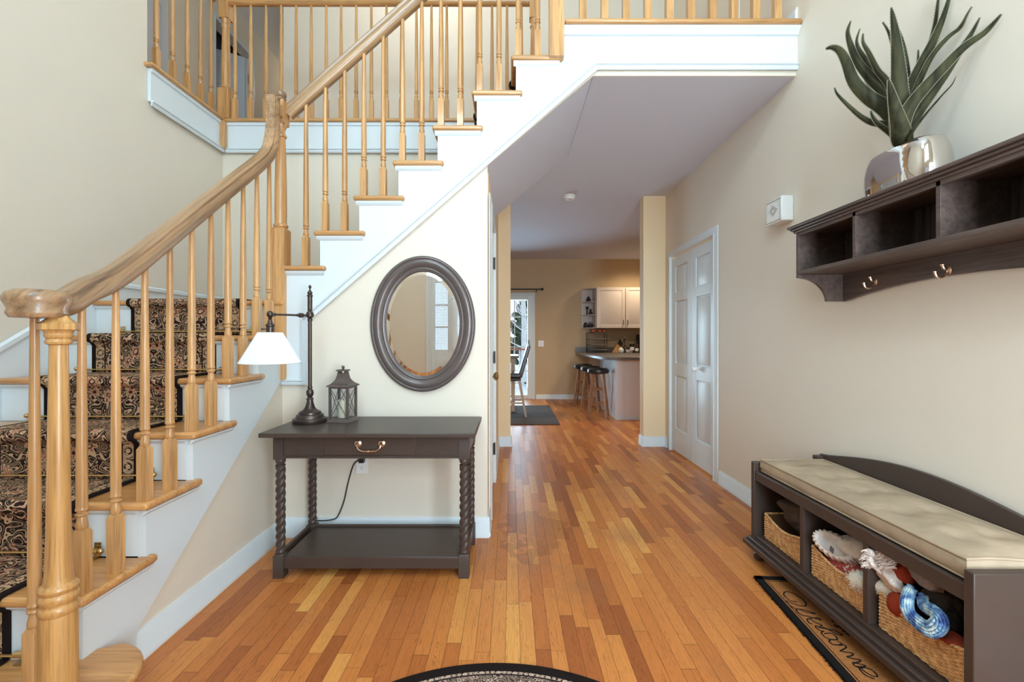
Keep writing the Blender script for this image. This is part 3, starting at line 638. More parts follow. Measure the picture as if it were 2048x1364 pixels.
def block(m, x, y, w, z0, z1, ch=.012):
    h = w/2; i = h-ch
    m.add([(x-h, y-h, z0), (x+h, y-h, z0), (x+h, y+h, z0), (x-h, y+h, z0), (x-h, y-h, z1-ch), (x+h, y-h, z1-ch), (x+h, y+h, z1-ch), (x-h, y+h, z1-ch), (x-i, y-i, z1), (x+i, y-i, z1), (x+i, y+i, z1), (x-i, y+i, z1)],
          [(0, 3, 2, 1), (0, 1, 5, 4), (1, 2, 6, 5), (2, 3, 7, 6), (3, 0, 4, 7), (4, 5, 9, 8), (5, 6, 10, 9), (6, 7, 11, 10), (7, 4, 8, 11), (8, 9, 10, 11)])
m = MB(); cx, cy = -1.372, 2.712
block(m, cx, cy, .082, .94, 1.845, .016)
m.lathe([(.026, 1.83), (.040, 1.846), (.042, 1.856), (.036, 1.862), (.033, 1.875), (.034, 1.95), (.033, 2.1), (.029, 2.3), (.026, 2.375), (.032, 2.38), (.034, 2.388), (.030, 2.396), (.026, 2.402), (.024, 2.42), (.028, 2.435), (.034, 2.445), (.036, 2.455), (.032, 2.462)], cx, cy, 24)
block(m, cx, cy, .070, 2.455, 2.60, .01)
o = m.build('newel_post', M['oak'], st, angle=28); o['label'] = 'square based newel at the landing corner'
ORG[o.name] = ORG[st.name]
m = MB(); m.lathe([(.022, 2.598), (.030, 2.604), (.030, 2.610), (.024, 2.616), (.030, 2.622), (.033, 2.634), (.031, 2.646), (.022, 2.656), (.004, 2.660)], cx, cy, 24); m.build('newel_cap', wood('worn_oak', (.36, .22, .13), (.20, .12, .07), 'z'), o)
m = MB(); block(m, .267, 2.69, .084, 2.83, 4.15); o = m.build('newel_post', M['oak'], st); o['label'] = 'square newel at the top of the stairs'
# ---------------------------------------------------------------- balcony railings
br = thing('balcony_railing', (-1.1, YB-.01, 3.05), 'oak railing wrapping the rear and left edges of the upstairs balcony', 'railing')
def tnewel(parent, x, y, z0, w=.085):
    m = MB(); block(m, x, y, w, z0, z0+.27, .014)
    m.lathe([(.028, z0+.262), (.040, z0+.275), (.040, z0+.285), (.034, z0+.292), (.035, z0+.45), (.032, z0+.60), (.028, z0+.78), (.034, z0+.79), (.036, z0+.80), (.031, z0+.81), (.027, z0+.825), (.034, z0+.845), (.036, z0+.86)], x, y, 24)
    block(m, x, y, .078, z0+.86, z0+1.04, .01); m.lathe([(.03, z0+1.04), (.035, z0+1.05), (.035, z0+1.08), (.01, z0+1.10)], x, y, 20)
    return m.build('newel_post', M['oak'], parent, angle=28)
XC = XL+.03; YC = YB-.005
nb = tnewel(br, XC, YC, 3.05, .095)
m = MB(); m.box(XC-.028, XC+.028, YB-.08, YB-.026, 2.79, 3.021); ORG[nb.name] = ORG[br.name]; m.build('newel_drop', M['oak'], nb, bevel=.003)
tnewel(br, .197, YC, 3.05)
i = 0
for px in [470, 501.5, 532, 562.5, 592.5, 622.5, 652.7, 682.5, 712.5, 742.7, 773, 803, 833, 863, 893.5, 923.5, 954, 984, 1014, 1043]:
    baluster(br, (px-1022)*YC/F, YC, 3.051, 4.04, sq=.185, seg=10)
for y in (3.24, 3.395, 3.55, 3.70, 3.83): baluster(br, XC-.085, y, 3.051, 4.04, sq=.20, seg=10)
m = MB(); m.sweep([(XC+.03, YC, 4.07), (.197-.03, YC, 4.07)], RP, (0, 1, 0)); m.build('handrail', M['oakx'], br, angle=50)
m = MB(); m.sweep([(XC-.085, 3.095, 4.07), (XC-.085, YC-.04, 4.07)], RP, (-1, 0, 0)); m.build('handrail', M['oaky'], br, angle=50)
lr = thing('landing_railing', (1.0, 2.74, 3.05), 'oak railing with square footed balusters at the top of the photograph, over the hall opening', 'railing')
lr['label'] = 'oak railing over the hall opening with square-footed balusters on white fascia'
for i in range(10): baluster(lr, .44+.1285*i-.012, 2.715, 3.051, 4.04, sq=.20, w=.040)
m = MB(); m.sweep([(.31, 2.715, 4.07), (XR-.001, 2.715, 4.07)], RP, (0, 1, 0)); m.build('handrail', M['oakx'], lr, angle=50)
# ---------------------------------------------------------------- stair runner with brass rods
rn = thing('stair_runner', (-1.91, 1.9, 0), 'black and tan floral carpet runner held on the stairs by brass rods', 'carpet runner')
RX0, RX1 = -2.24, -1.58
prof = [(1.135, .012)]
prof = [(1.155, .01)]
def bulge(pr, y, z):       # up the riser, round the nosing, on to the tread
    pr += [(y+.022, z-.200), (y+.022, z-.055), (y+.010, z-.040), (y-.006, z-.034), (y-.014, z-.020), (y-.012, z-.004), (y-.002, z+.009), (y+.016, z+.012), (y+.215, z+.011), (y+.262, z+.010)]
pr = []
pr += [(1.158, .004), (1.158, zt(1)-.055), (1.140, zt(1)-.040), (1.124, zt(1)-.034), (1.116, zt(1)-.020), (1.118, zt(1)-.004), (1.128, zt(1)+.009), (1.146, zt(1)+.012), (1.39, zt(1)+.011), (1.425, zt(1)+.010)]
for n in range(2, 7): bulge(pr, nose(n), zt(n))
y, z = nose(7), 1.4062
pr += [(y+.022, z-.200), (y+.022, z-.055), (y+.010, z-.040), (y-.006, z-.034), (y-.014, z-.020), (y-.012, z-.004), (y-.002, z+.009), (y+.016, z+.012), (3.7, z+.011)]
def ribbon(name, pr, a0, a1, ax, m_, parent, t=.009):
    """carpet strip following profile pr, with thickness, UV in metres"""
    M_ = MB(); uvs = []; L_ = 0; n = len(pr); cols = 7; mid = (a0+a1)/2
    for side in (0, 1):
        L_ = 0
        for i, p in enumerate(pr):
            q0 = Vector(pr[max(0, i-1)]); q1 = Vector(pr[min(n-1, i+1)]); d_ = (q1-q0).normalized(); nn = Vector((d_.y, -d_.x))
            if i: L_ += (Vector(p)-Vector(pr[i-1])).length
            P = Vector(p) + nn*(t if side else 0)*1.0
            for c in range(cols):
                a = a0+(a1-a0)*c/(cols-1)
                M_.v.append(Vector((a, P.x, P.y)) if ax == 'x' else Vector((P.x, a, P.y))); uvs.append((a-mid, L_))
    A = n*cols
    for s in (0, 1):
        for i in range(n-1):
            for c in range(cols-1):
                k = s*A+i*cols+c; M_.f.append((k, k+1, k+cols+1, k+cols))
    for i in range(n-1):
        for c in (0, cols-1): k = i*cols+c; M_.f.append((k, k+cols, k+cols+A, k+A))
    for i in (0, n-1):
        for c in range(cols-1): k = i*cols+c; M_.f.append((k, k+1, k+1+A, k+A))
    return M_.build(name, m_, parent, uvs=uvs, angle=60)
def roundpr(pr):      # bevel the corners of the profile
    out = [pr[0]]
    for i in range(1, len(pr)-1):
        a, b, c = Vector(pr[i-1]), Vector(pr[i]), Vector(pr[i+1]); r = min(.008, (a-b).length/3, (c-b).length/3)
        out += [tuple(b+(a-b).normalized()*r), tuple(b+(c-b).normalized()*r)]
    out.append(pr[-1]); return out
ribbon('runner_carpet', [(p[0], p[1]) for p in pr], RX0, RX1, 'x', M['runner'], rn)
pr2 = []
for k in range(6, -1, -1):
    x = -.2325*k; z = 2.853-.2067*k
    pr2 += [(x+.022, z-.197), (x+.022, z-.055), (x+.010, z-.040), (x-.006, z-.034), (x-.014, z-.020), (x-.012, z-.004), (x-.002, z+.009), (x+.016, z+.012), (x+.200, z+.011), (x+.24, z+.010)]
ribbon('runner_carpet', pr2, 2.96, 3.62, 'y', M['runner'], rn)
def bracket(x, y, z, s):
    m = MB(); m.box(x-.012, x+.012, y-.004, y, z-.018, z+.03); m.box(x-.012, x+.012, y-.03, y, z-.022, z-.018)
    m.tube([(x-.02*s, y-.016, z+.004), (x+.014*s, y-.016, z+.004)], .010, 10); m.ball((x+.022*s, y-.016, z+.004), .011, 10)
    return m
for n in range(1, 7):
    y = nose(n+1)+.028 if n < 7 else 0; z = zt(n)+.024; yy = nose(n+1)+.028
    m = MB(); m.tube([(RX0-.045, yy-.016, z), (RX1+.045, yy-.016, z)], .0055, 8); rod = m.build('stair_rod', M['brass'], rn); ORG[rod.name] = ORG[rn.name]
    for xx, s in ((RX0-.05, -1), (RX1+.05, 1)): bracket(xx, yy, z, s).build('rod_bracket', M['brass'], rod)
# ---------------------------------------------------------------- console table
ct = thing('console_table', (-.69, 2.44, 0), 'dark brown console table with rope-twist legs and one drawer', 'console table')
TX0, TX1, TY0, TY1 = -1.218, -.172, 2.19, 2.675
m = MB(); m.box(TX0, TX1, TY0, TY1, .703, .725); m.build('tabletop', M['dark'], ct, bevel=.004, bseg=2)
m = MB(); fx0, fx1, fy = TX0+.045, TX1-.035, TY0+.05
m.box(fx0+.05, fx1-.05, fy+.006, fy+.024, .598, .703); m.box(fx0+.006, fx0+.024, fy+.05, TY1-.06, .598, .703); m.box(fx1-.024, fx1-.006, fy+.05, TY1-.06, .598, .703); m.box(fx0+.05, fx1-.05, TY1-.035, TY1-.02, .598, .703)
m.box(fx0+.05, fx1-.05, fy-.001, fy+.02, .592, .603)
m.build('apron', M['dark'], ct, bevel=.002, bseg=1)
dr = MB(); dr.box(-.922, -.470, fy+.001, fy+.016, .607, .699); dr = dr.build('drawer', M['dark'], ct, bevel=.003); ORG[dr.name] = ORG[ct.name]
m = MB(); xc = -.694
for s in (-1, 1):
    k = len(m.v); m.lathe([(.017, 0), (.017, .003), (.013, .005), (.013, .008), (.008, .010), (.007, .020), (.003, .024)], 0, 0, 18)
    for i in range(k, len(m.v)): v = m.v[i]; m.v[i] = Vector((xc+s*.0585+v.x, fy+.001-v.z, .665+v.y))
m.tube(smooth_path([(xc-.0585, fy-.018, .662), (xc-.052, fy-.022, .645), (xc-.035, fy-.022, .634), (xc-.012, fy-.022, .632), (xc, fy-.022, .632), (xc+.012, fy-.022, .632), (xc+.035, fy-.022, .634), (xc+.052, fy-.022, .645), (xc+.0585, fy-.018, .662)], 4), .0042, 10)
m.ball((xc, fy-.022, .632), (.006, .008, .008), 10); m.ball((xc-.009, fy-.022, .632), (.003, .007, .007), 8); m.ball((xc+.009, fy-.022, .632), (.003, .007, .007), 8)
m.build('pull_handle', M['nickel'], dr)
def twist_leg(x, y):
    m = MB(); block(m, x, y, .050, .585, .703, .004); block(m, x, y, .052, 0, .118, .008)
    m.lathe([(.012, .112), (.024, .120), (.024, .128), (.019, .134), (.012, .140)], x, y, 20); m.lathe([(.014, .540), (.020, .548), (.016, .560), (.023, .568), (.024, .580), (.018, .592)], x, y, 20)
    seg = 24; rows = 110; vs = []; fs = []
    for i in range(rows+1):
        z = .130+.425*i/rows; e = min(1, i/5, (rows-i)/5)
        for k in range(seg):
            t = 2*PI*k/seg; r = .0215*(.85+.15*e) - .0062*e*(abs(math.cos(1.5*(t - z*2*PI/.115)))**2.2) ; r = .0235-.0085*e*(1-abs(math.sin(1.5*(t-z*2*PI/.115))))**1.2
            vs.append((x+r*math.cos(t), y+r*math.sin(t), z))
    for i in range(rows):
        for k in range(seg): k2 = (k+1) % seg; fs.append((i*seg+k, i*seg+k2, (i+1)*seg+k2, (i+1)*seg+k))
    m.add(vs, fs); return m.build('leg', M['dark'], ct, angle=60)
for x in (fx0+.026, fx1-.026):
    for y in (fy+.026, TY1-.045): twist_leg(x, y)
m = MB(); m.box(fx0+.052, fx1-.052, fy+.012, TY1-.06, .088, .106); m.box(fx0+.052, fx1-.052, fy+.004, fy+.022, .046, .104); m.box(fx0+.052, fx1-.052, TY1-.072, TY1-.054, .046, .116)
m.box(fx0+.01, fx0+.028, fy+.052, TY1-.072, .046, .116); m.box(fx1-.028, fx1-.01, fy+.052, TY1-.072, .046, .116)
m.build('lower_shelf', M['dark'], ct, bevel=.003)
# ---------------------------------------------------------------- desk lamp
tl = thing('table_lamp', (-1.10, 2.49, .7255), 'bronze swing-arm table lamp with pleated white cone shade', 'table lamp')
lx, ly = -1.10, 2.49
m = MB(); m.lathe([(.086, .7255), (.088, .730), (.088, .744), (.084, .749), (.074, .751), (.072, .757), (.069, .768), (.064, .771), (.058, .772), (.057, .782), (.048, .788), (.036, .794), (.026, .808), (.019, .830), (.016, .848)], lx, ly, 40); m.build('base', M['bronze'], tl, angle=30)
m = MB(); m.lathe([(.012, .846), (.019, .850), (.019, .855), (.012, .862), (.018, .875), (.020, .888), (.017, .900), (.010, .908), (.013, .912), (.013, .918), (.0105, .922), (.0105, 1.278), (.014, 1.280), (.014, 1.286), (.010, 1.292), (.019, 1.302), (.021, 1.314), (.017, 1.326), (.010, 1.334), (.013, 1.340), (.013, 1.344),
    (.0125, 1.346), (.0125, 1.412), (.016, 1.414), (.016, 1.418), (.010, 1.424), (.014, 1.430), (.012, 1.438), (.005, 1.446), (.004, 1.456), (.008, 1.462), (.008, 1.468), (.002, 1.476)], lx, ly, 20); m.build('pole', M['bronze'], tl, angle=30)
sx, sy = -1.172, 2.215
m = MB(); A = Vector((lx, ly, 1.308)); B = Vector((sx, sy, 1.300)); dv = (B-A).normalized()
m.tube([A, A+dv*.06, B], .0055, 10); m.tube([A+dv*.05, A+dv*.062, A+dv*.064, A+dv*.078, A+dv*.08, A+dv*.10], [.009, .013, .009, .013, .009, .007], 12)
m.ball(B, (.016, .016, .018), 14); m.tube([B-dv*.03, B-dv*.012], .009, 12)
am = m.build('arm', M['bronze'], tl); ORG[am.name] = ORG[tl.name]
m = MB(); m.lathe([(.006, 1.284), (.010, 1.280), (.007, 1.274), (.010, 1.268), (.012, 1.258), (.020, 1.250), (.021, 1.244), (.018, 1.240), (.018, 1.213), (.012, 1.205)], sx, sy, 20); m.tube([(sx, sy, 1.228), (sx-.035, sy-.005, 1.228)], .003, 6); m.ball((sx-.037, sy-.005, 1.228), .005, 8)
m.build('socket', M['bronze'], am)
m = MB(); vs = []; fs = []; seg = 180
for (r, z) in ((.055, 1.212), (.058, 1.205), (.136, 1.066), (.136, 1.062)):
    for k in range(seg): t = 2*PI*k/seg; q = r+(.0009 if k % 2 else -.0009); vs.append((sx+q*math.cos(t), sy+q*math.sin(t), z))
for i in range(3):
    for k in range(seg): k2 = (k+1) % seg; fs.append((i*seg+k, i*seg+k2, (i+1)*seg+k2, (i+1)*seg+k))
m.add(vs, fs); sh = m.build('lamp_shade', M['shade'], tl); so = sh.modifiers.new('thickness', 'SOLIDIFY'); so.thickness = .0015
rotate_ok = True
# ---------------------------------------------------------------- lantern and its candle
lt = thing('lantern', (-.935, 2.535, .7255), 'small weathered metal candle lantern with crossed wires on its sides', 'lantern')
def turned(m, c=(-.935, 2.535, 0), a=-.12): rotate_pts(m, c, a); return m
cx, cy = -.935, 2.535; hw = .050; iron = plain('weathered_iron', (.13, .10, .09), .5, .5, bump=.2, bscale=80, vary=.35, vscale=30)
def frus(m, w0, z0, w1, z1):
    m.add([(cx-w0, cy-w0, z0), (cx+w0, cy-w0, z0), (cx+w0, cy+w0, z0), (cx-w0, cy+w0, z0), (cx-w1, cy-w1, z1), (cx+w1, cy-w1, z1), (cx+w1, cy+w1, z1), (cx-w1, cy+w1, z1)], [(0, 3, 2, 1), (4, 5, 6, 7), (0, 1, 5, 4), (1, 2, 6, 5), (2, 3, 7, 6), (3, 0, 4, 7)])
m = MB(); frus(m, .065, .7255, .062, .730); frus(m, .062, .730, .052, .744); turned(m).build('base', iron, lt)
m = MB()
for a in (-1, 1):
    for b in (-1, 1): m.box(cx+a*hw-.006, cx+a*hw+.006, cy+b*hw-.006, cy+b*hw+.006, .744, .918)
for a in (-1, 1): m.box(cx-hw, cx+hw, cy+a*hw-.004, cy+a*hw+.004, .908, .918); m.box(cx+a*hw-.004, cx+a*hw+.004, cy-hw, cy+hw, .908, .918)
turned(m).build('frame', iron, lt)
m = MB()
for a in (-1, 1):
    m.tube([(cx-hw, cy+a*hw, .746), (cx+hw, cy+a*hw, .912)], .0018, 6); m.tube([(cx+hw, cy+a*hw-.002*a, .746), (cx-hw, cy+a*hw-.002*a, .912)], .0018, 6)
    m.tube([(cx+a*hw, cy-hw, .746), (cx+a*hw, cy+hw, .912)], .0018, 6); m.tube([(cx+a*hw, cy+hw, .746), (cx+a*hw, cy-hw, .912)], .0018, 6)
turned(m).build('cross_wire', iron, lt)
for a in (-1, 1): m = MB(); m.box(cx-hw+.006, cx+hw-.006, cy+a*(hw-.004)-.0006, cy+a*(hw-.004)+.0006, .745, .908); turned(m).build('pane', M['glass'], lt)
m = MB(); frus(m, .066, .918, .063, .926); ws = [.061, .048, .037, .029, .025, .023]; zs_ = [.926, .934, .946, .960, .976, .990]
for i in range(5): frus(m, ws[i], zs_[i], ws[i+1], zs_[i+1])
for a in (-1, 1): m.box(cx+a*.019-.004, cx+a*.019+.004, cy-.02, cy+.02, .990, 1.003)
frus(m, .029, 1.003, .027, 1.010); turned(m).build('roof', iron, lt)
m = MB(); m.lathe([(.004, 1.010), (.008, 1.014), (.005, 1.018), (.009, 1.024), (.007, 1.030), (.002, 1.032)], cx, cy, 14); turned(m).build('finial', iron, lt)
m = MB(); m.lathe([(.029, .7445), (.030, .746), (.030, .838), (.027, .842), (.023, .836), (.004, .834)], cx, cy, 24)
cd = m.build('candle', plain('ivory_wax', (.78, .70, .48), .5), None); tag(cd, 'ivory pillar candle standing inside the small lantern', 'candle'); ORG[cd.name] = ORG[cd.name]
m = MB(); m.tube([(cx, cy, .834), (cx+.002, cy, .848)], .0015, 6); m.build('wick', M['black'], cd)
# ---------------------------------------------------------------- oval mirror
mr = thing('mirror', (-.523, 2.714, 1.27), 'oval mirror in a wide moulded dark frame above the console table', 'mirror')
def oval(m, prof, cx, cz, y0, seg=96):
    """prof: (inset from the outer edge, height off the wall)"""
    vs = []; fs = []; n = len(prof)
    for k in range(seg):
        t = 2*PI*k/seg
        for (d, h) in prof: vs.append((cx+(.311-d)*math.cos(t), y0-h, cz+(.403-d)*math.sin(t)))
    for k in range(seg):
        k2 = (k+1) % seg
        for i in range(n-1): fs.append((k*n+i, k*n+i+1, k2*n+i+1, k2*n+i))
    m.add(vs, fs)
m = MB(); oval(m, [(0, 0), (0, .020), (.004, .028), (.012, .032), (.017, .031), (.020, .027), (.026, .030), (.038, .034), (.052, .030), (.062, .022), (.068, .018), (.072, .021), (.077, .021), (.081, .017), (.085, .018), (.089, .016), (.093, .011), (.093, .006)], -.523, 1.27, 2.7148)
m.build('frame', plain('gunmetal_brown_frame', (.115, .092, .086), .30, .25, vary=.15, vscale=15), mr, angle=60)
m = MB(); vs = []; fs = []; seg = 96
for d, h in ((.090, .0075), (.112, .0105)):
    for k in range(seg): t = 2*PI*k/seg; vs.append((-.523+(.311-d)*math.cos(t), 2.7148-h, 1.27+(.403-d)*math.sin(t)))
for k in range(seg): fs.append((k, (k+1) % seg, seg+(k+1) % seg, seg+k))
fs.append(tuple(range(seg, 2*seg))); m.add(vs, fs); m.build('glass', M['mirror'], mr, angle=1)
# ---------------------------------------------------------------- outlet and lamp cord
def outlet(x, y, z, label, axis='y', sockets=(.02, -.02)):
    o = thing('outlet', (x, y, z-.06), label, 'outlet')
    m = MB(); m.box(x-.036, x+.036, y-.006, y, z-.058, z+.058); m.build('plate', M['plate'], o, bevel=.003)
    for dz in sockets:
        m = MB(); k = 0
        m.add([(x+.017*math.cos(2*PI*i/20), y-.0075, z+dz+.014*math.sin(2*PI*i/20)) for i in range(20)] + [(x+.017*math.cos(2*PI*i/20), y-.0055, z+dz+.014*math.sin(2*PI*i/20)) for i in range(20)], [tuple(range(20))]+[(i, (i+1) % 20, 20+(i+1) % 20, 20+i) for i in range(20)])
        s = m.build('socket', M['plate'], o); ORG[s.name] = ORG[o.name]
        m = MB(); m.box(x-.007, x-.005, y-.0085, y-.0074, z+dz-.001, z+dz+.008); m.box(x+.005, x+.007, y-.0085, y-.0074, z+dz, z+dz+.008); m.box(x-.002, x+.002, y-.0085, y-.0074, z+dz-.009, z+dz-.005); m.build('slot', M['black'], s)
    return o
outlet(-.888, 2.7145, .435, 'white double wall outlet under the console table', sockets=(-.022, .024))
m = MB(); m.tube(smooth_path([(-1.045, 2.688, .116), (-1.10, 2.66, .118), (-1.155, 2.645, .13), (-1.13, 2.66, .135)][::-1] + [(-1.02, 2.695, .14), (-.99, 2.70, .22), (-.965, 2.70, .33), (-.935, 2.70, .43), (-.90, 2.70, .465), (-.88, 2.70, .47), (-.872, 2.695, .462)], 6), .0035, 8)
m.box(-.895, -.868, 2.675, 2.7055, .450, .474)
tag(m.build('power_cord', M['black'], None), 'thin black power cord plugged into the outlet under the console table', 'cord')
# ---------------------------------------------------------------- coat shelf on the right wall
cs = thing('coat_shelf', (1.6, 1.73, 1.37), 'dark wall-mounted cubby shelf with coat hooks and a curved lower board', 'wall shelf')
SX0, SY0, SY1 = 1.45, 1.15, 2.315
m = MB(); m.sweep([(XR-.001, SY1, 1.748), (SX0, SY1, 1.748), (SX0, SY0, 1.748), (XR-.001, SY0, 1.748)], [(-.038, 0), (.0, 0), (.0, 0), (.0, -.0)], (0, 0, 1)) if False else None
m = MB()
m.box(SX0-.030, XR-.001, SY0-.03, SY1+.030, 1.738, 1.752); m.box(SX0-.020, XR-.002, SY0-.02, SY1+.020, 1.727, 1.739); m.box(SX0-.010, XR-.002, SY0-.01, SY1+.010, 1.716, 1.728)
m.build('crown_top', M['darkwood'], cs, bevel=.004, bseg=2)
m = MB(); m.box(SX0, XR-.002, SY1-.019, SY1, 1.506, 1.717); m.build('side_panel', M['darkwood'], cs, bevel=.001, bseg=1)
m = MB(); m.box(SX0, XR-.002, SY0, SY0+.019, 1.506, 1.717); m.build('side_panel', M['darkwood'], cs, bevel=.001, bseg=1)
m = MB(); m.box(SX0, XR-.012, SY0+.019, SY1-.019, 1.506, 1.524); m.build('shelf_board', M['darkwood'], cs, bevel=.001, bseg=1)
m = MB(); m.box(SX0, SX0+.018, SY0+.019, SY1-.019, 1.700, 1.7165); m.build('top_rail', M['darkwood'], cs)
for y in (1.924, 1.545): m = MB(); m.box(SX0, XR-.012, y-.009, y+.009, 1.524, 1.7165); m.build('divider', M['darkwood'], cs, bevel=.001, bseg=1)
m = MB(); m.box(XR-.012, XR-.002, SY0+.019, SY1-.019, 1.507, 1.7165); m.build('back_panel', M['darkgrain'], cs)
m = MB(); ptsb = [(SY1-.019, 1.505), (SY1-.019, 1.372)]; L_ = SY1-SY0-.038
for i in range(0, 25): t = i/24; ptsb.append((SY1-.04-(L_-.042)*t, 1.372+.052*math.sin(PI*t)**.8))
ptsb += [(SY0+.019, 1.372), (SY0+.019, 1.505)]
m.prism(ptsb, 'x', XR-.026, XR-.002); m.build('hook_board', M['darkwood'], cs)
for y0 in (SY1-.019, SY0):
    m = MB(); pp = [(SX0, 1.505), (XR-.002, 1.505), (XR-.002, 1.370), (1.595, 1.370)] + [(1.450+.145*math.cos(t)*1.0-.0, 1.370+.118*(1-math.sin(PI/2-t))+.0) for t in []]
    for i in range(1, 10): t = i/10*PI/2; pp.append((1.595-.140*(1-math.cos(t))-.005*math.sin(t), 1.370+.118*math.sin(t)))
    pp.append((SX0, 1.490)); m.prism(pp, 'y', y0, y0+.019); m.build('bracket', M['darkwood'], cs, bevel=.001, bseg=1)
for y in (2.09, 1.74, 1.39):
    m = MB(); xx = XR-.026
    m.ball((xx, y, 1.445), (.004, .010, .020), 12); m.tube(smooth_path([(xx, y, 1.435), (xx-.012, y, 1.424), (xx-.03, y, 1.414), (xx-.047, y, 1.418), (xx-.054, y, 1.434)], 4), [.005]*8+[.0045]*9, 8); m.ball((xx-.054, y, 1.437), .0065, 8)
    m.tube(smooth_path([(xx, y, 1.448), (xx-.018, y, 1.448), (xx-.026, y, 1.462)], 4), .005, 8); m.ball((xx-.026, y, 1.464), .0075, 8)
    m.build('coat_hook', M['nickel'], cs)
# ---------------------------------------------------------------- silver planter and agave
def supere(a, b, t, n=2.9): c, s = math.cos(t), math.sin(t); return a*math.copysign(abs(c)**(2/n), c), b*math.copysign(abs(s)**(2/n), s)
m = MB(); vs = []; fs = []; seg = 56; vx, vy = 1.560, 1.80
prof = [(.55, 0, 0), (.80, .001, 0), (.90, .008, 0), (.97, .030, 0), (1.0, .075, 0), (.99, .12, 0), (.93, .165, 0), (.84, .198, 0), (.78, .206, 0), (.73, .205, 0), (.70, .195, 0), (.74, .15, 0), (.78, .06, 0), (.4, .03, 0)]
for (k_, z, _) in prof:
    for k in range(seg):
        X, Y = supere(.086, .160, 2*PI*k/seg); vs.append((vx+X*k_, vy+Y*(k_*.72+.28), 1.753+z*.86))
for i in range(len(prof)-1):
    for k in range(seg): k2 = (k+1) % seg; fs.append((i*seg+k, i*seg+k2, (i+1)*seg+k2, (i+1)*seg+k))
fs.append(tuple(range(seg))); fs.append(tuple(range((len(prof)-1)*seg, len(prof)*seg))); m.add(vs, fs)
vz = m.build('planter', M['chrome'], None, angle=70); tag(vz, 'polished silver oblong planter on top of the coat shelf', 'planter')
ag = thing('agave_plant', (vx, vy, 1.85), 'faux agave with long grey-green spiny leaves in silver planter', 'plant')
def leafmat():
    m, nt, b = newmat('agave_leaf'); L = nt.links.new
    tc = N(nt, 'ShaderNodeTexCoord'); mp = N(nt, 'ShaderNodeMapping'); mp.inputs['Scale'].default_value = (40, 40, 5); L(tc.outputs['Object'], mp.inputs[0])
    n = N(nt, 'ShaderNodeTexNoise'); n.inputs['Scale'].default_value = 1; n.inputs['Detail'].default_value = 5; L(mp.outputs[0], n.inputs[0])
    r = N(nt, 'ShaderNodeValToRGB'); r.color_ramp.elements[0].position = .3; r.color_ramp.elements[0].color = (.012, .012, .005, 1); r.color_ramp.elements[1].position = .7; r.color_ramp.elements[1].color = (.060, .057, .024, 1)
    L(n.outputs['Fac'], r.inputs[0]); L(r.outputs[0], b.inputs['Base Color']); b.inputs['Roughness'].default_value = .65; b.inputs['Specular IOR Level'].default_value = .2; return m
LM = leafmat(); SPM = plain('agave_spine', (.20, .19, .13), .6)
def leaf(cpts, wpx, D0, D1, teeth=True, wprof=None, tilt=0):
    """cpts in the enlarged view of the plant: converted to world points between distances D0 (base) and D1 (tip)"""
    n0 = len(cpts); P = []
    for i, (a, b) in enumerate(cpts): P.append(WP(1620+a/3.409, b/3.409, D0+(D1-D0)*(i/(n0-1))))
    for p in P: p.x = min(p.x, XR-.02)
    P = smooth_path(P, 5); n = len(P); w0 = wpx*.88/3.409*((D0+D1)/2)/F/2
    view = Vector((0, 1, 0)); vs = []; fs = []; E = [[], []]
    for i, p in enumerate(P):
        t = i/(n-1); d_ = (P[min(n-1, i+1)]-P[max(0, i-1)]).normalized(); s = d_.cross((p-Vector((0, 0, 1.18))).normalized()).normalized()
        up = s.cross(d_); a_ = tilt; s2 = s*math.cos(a_)+up*math.sin(a_); up = s2.cross(d_)
        w = w0*(min(1, .62+1.6*t))*max(.025, (1-t)**.72)*(1.18 if t > .1 else 1); th = .006*(1-t)+.0012
        vs += [p-s2*w, p-s2*w*.5+up*(-w*.16-th), p+up*(-w*.22-th*1.3), p+s2*w*.5+up*(-w*.16-th), p+s2*w, p+s2*w*.5+up*(-w*.16+th*.4), p+up*(-w*.22+th*.4), p-s2*w*.5+up*(-w*.16+th*.4)]
        E[0].append((p-s2*w, -s2, d_)); E[1].append((p+s2*w, s2, d_))
    for i in range(n-1):
        for k in range(8): k2 = (k+1) % 8; fs.append((i*8+k, i*8+k2, (i+1)*8+k2, (i+1)*8+k))
    fs.append(tuple(range(8))); fs.append(tuple(range((n-1)*8, n*8)))
    m = MB(); m.add(vs, fs); lf = m.build('leaf', LM, ag, angle=28); ORG[lf.name] = ORG[ag.name]
    if teeth:
        m = MB()
        for side in E:
            for i in range(1, n-1):
                for q in (0, .5):
                    p, s, d_ = side[i]; p2 = side[i+1][0]; pp = p.lerp(p2, q); h = .0032
                    m.add([pp-d_*.0035, pp+d_*.0035, pp+s*h+d_*.003, pp+Vector((0, .0015, 0))], [(0, 1, 2), (1, 3, 2), (3, 0, 2), (0, 3, 1)])
        for side in E: m.tube([q_[0] for q_ in side], [.0011]*len(side), 4)
        m.build('spiny_edge', SPM, lf)
B0 = (625, 1000)
leaf([B0, (618, 860), (612, 700), (603, 480), (582, 240), (553, 50)], 150, 1.79, 1.72)
leaf([B0, (600, 860), (520, 745), (400, 665), (300, 560), (245, 420), (200, 345), (150, 322), (108, 333)], 110, 1.80, 1.98)
leaf([B0, (590, 800), (520, 640), (420, 540), (330, 430), (280, 320), (256, 220), (278, 142)], 85, 1.84, 2.02)
leaf([B0, (590, 740), (520, 560), (440, 470), (360, 380), (318, 290), (340, 195)], 62, 1.87, 1.98, tilt=.5)
leaf([B0, (600, 760), (530, 570), (460, 480), (400, 360), (362, 290), (362, 228)], 52, 1.86, 1.9)
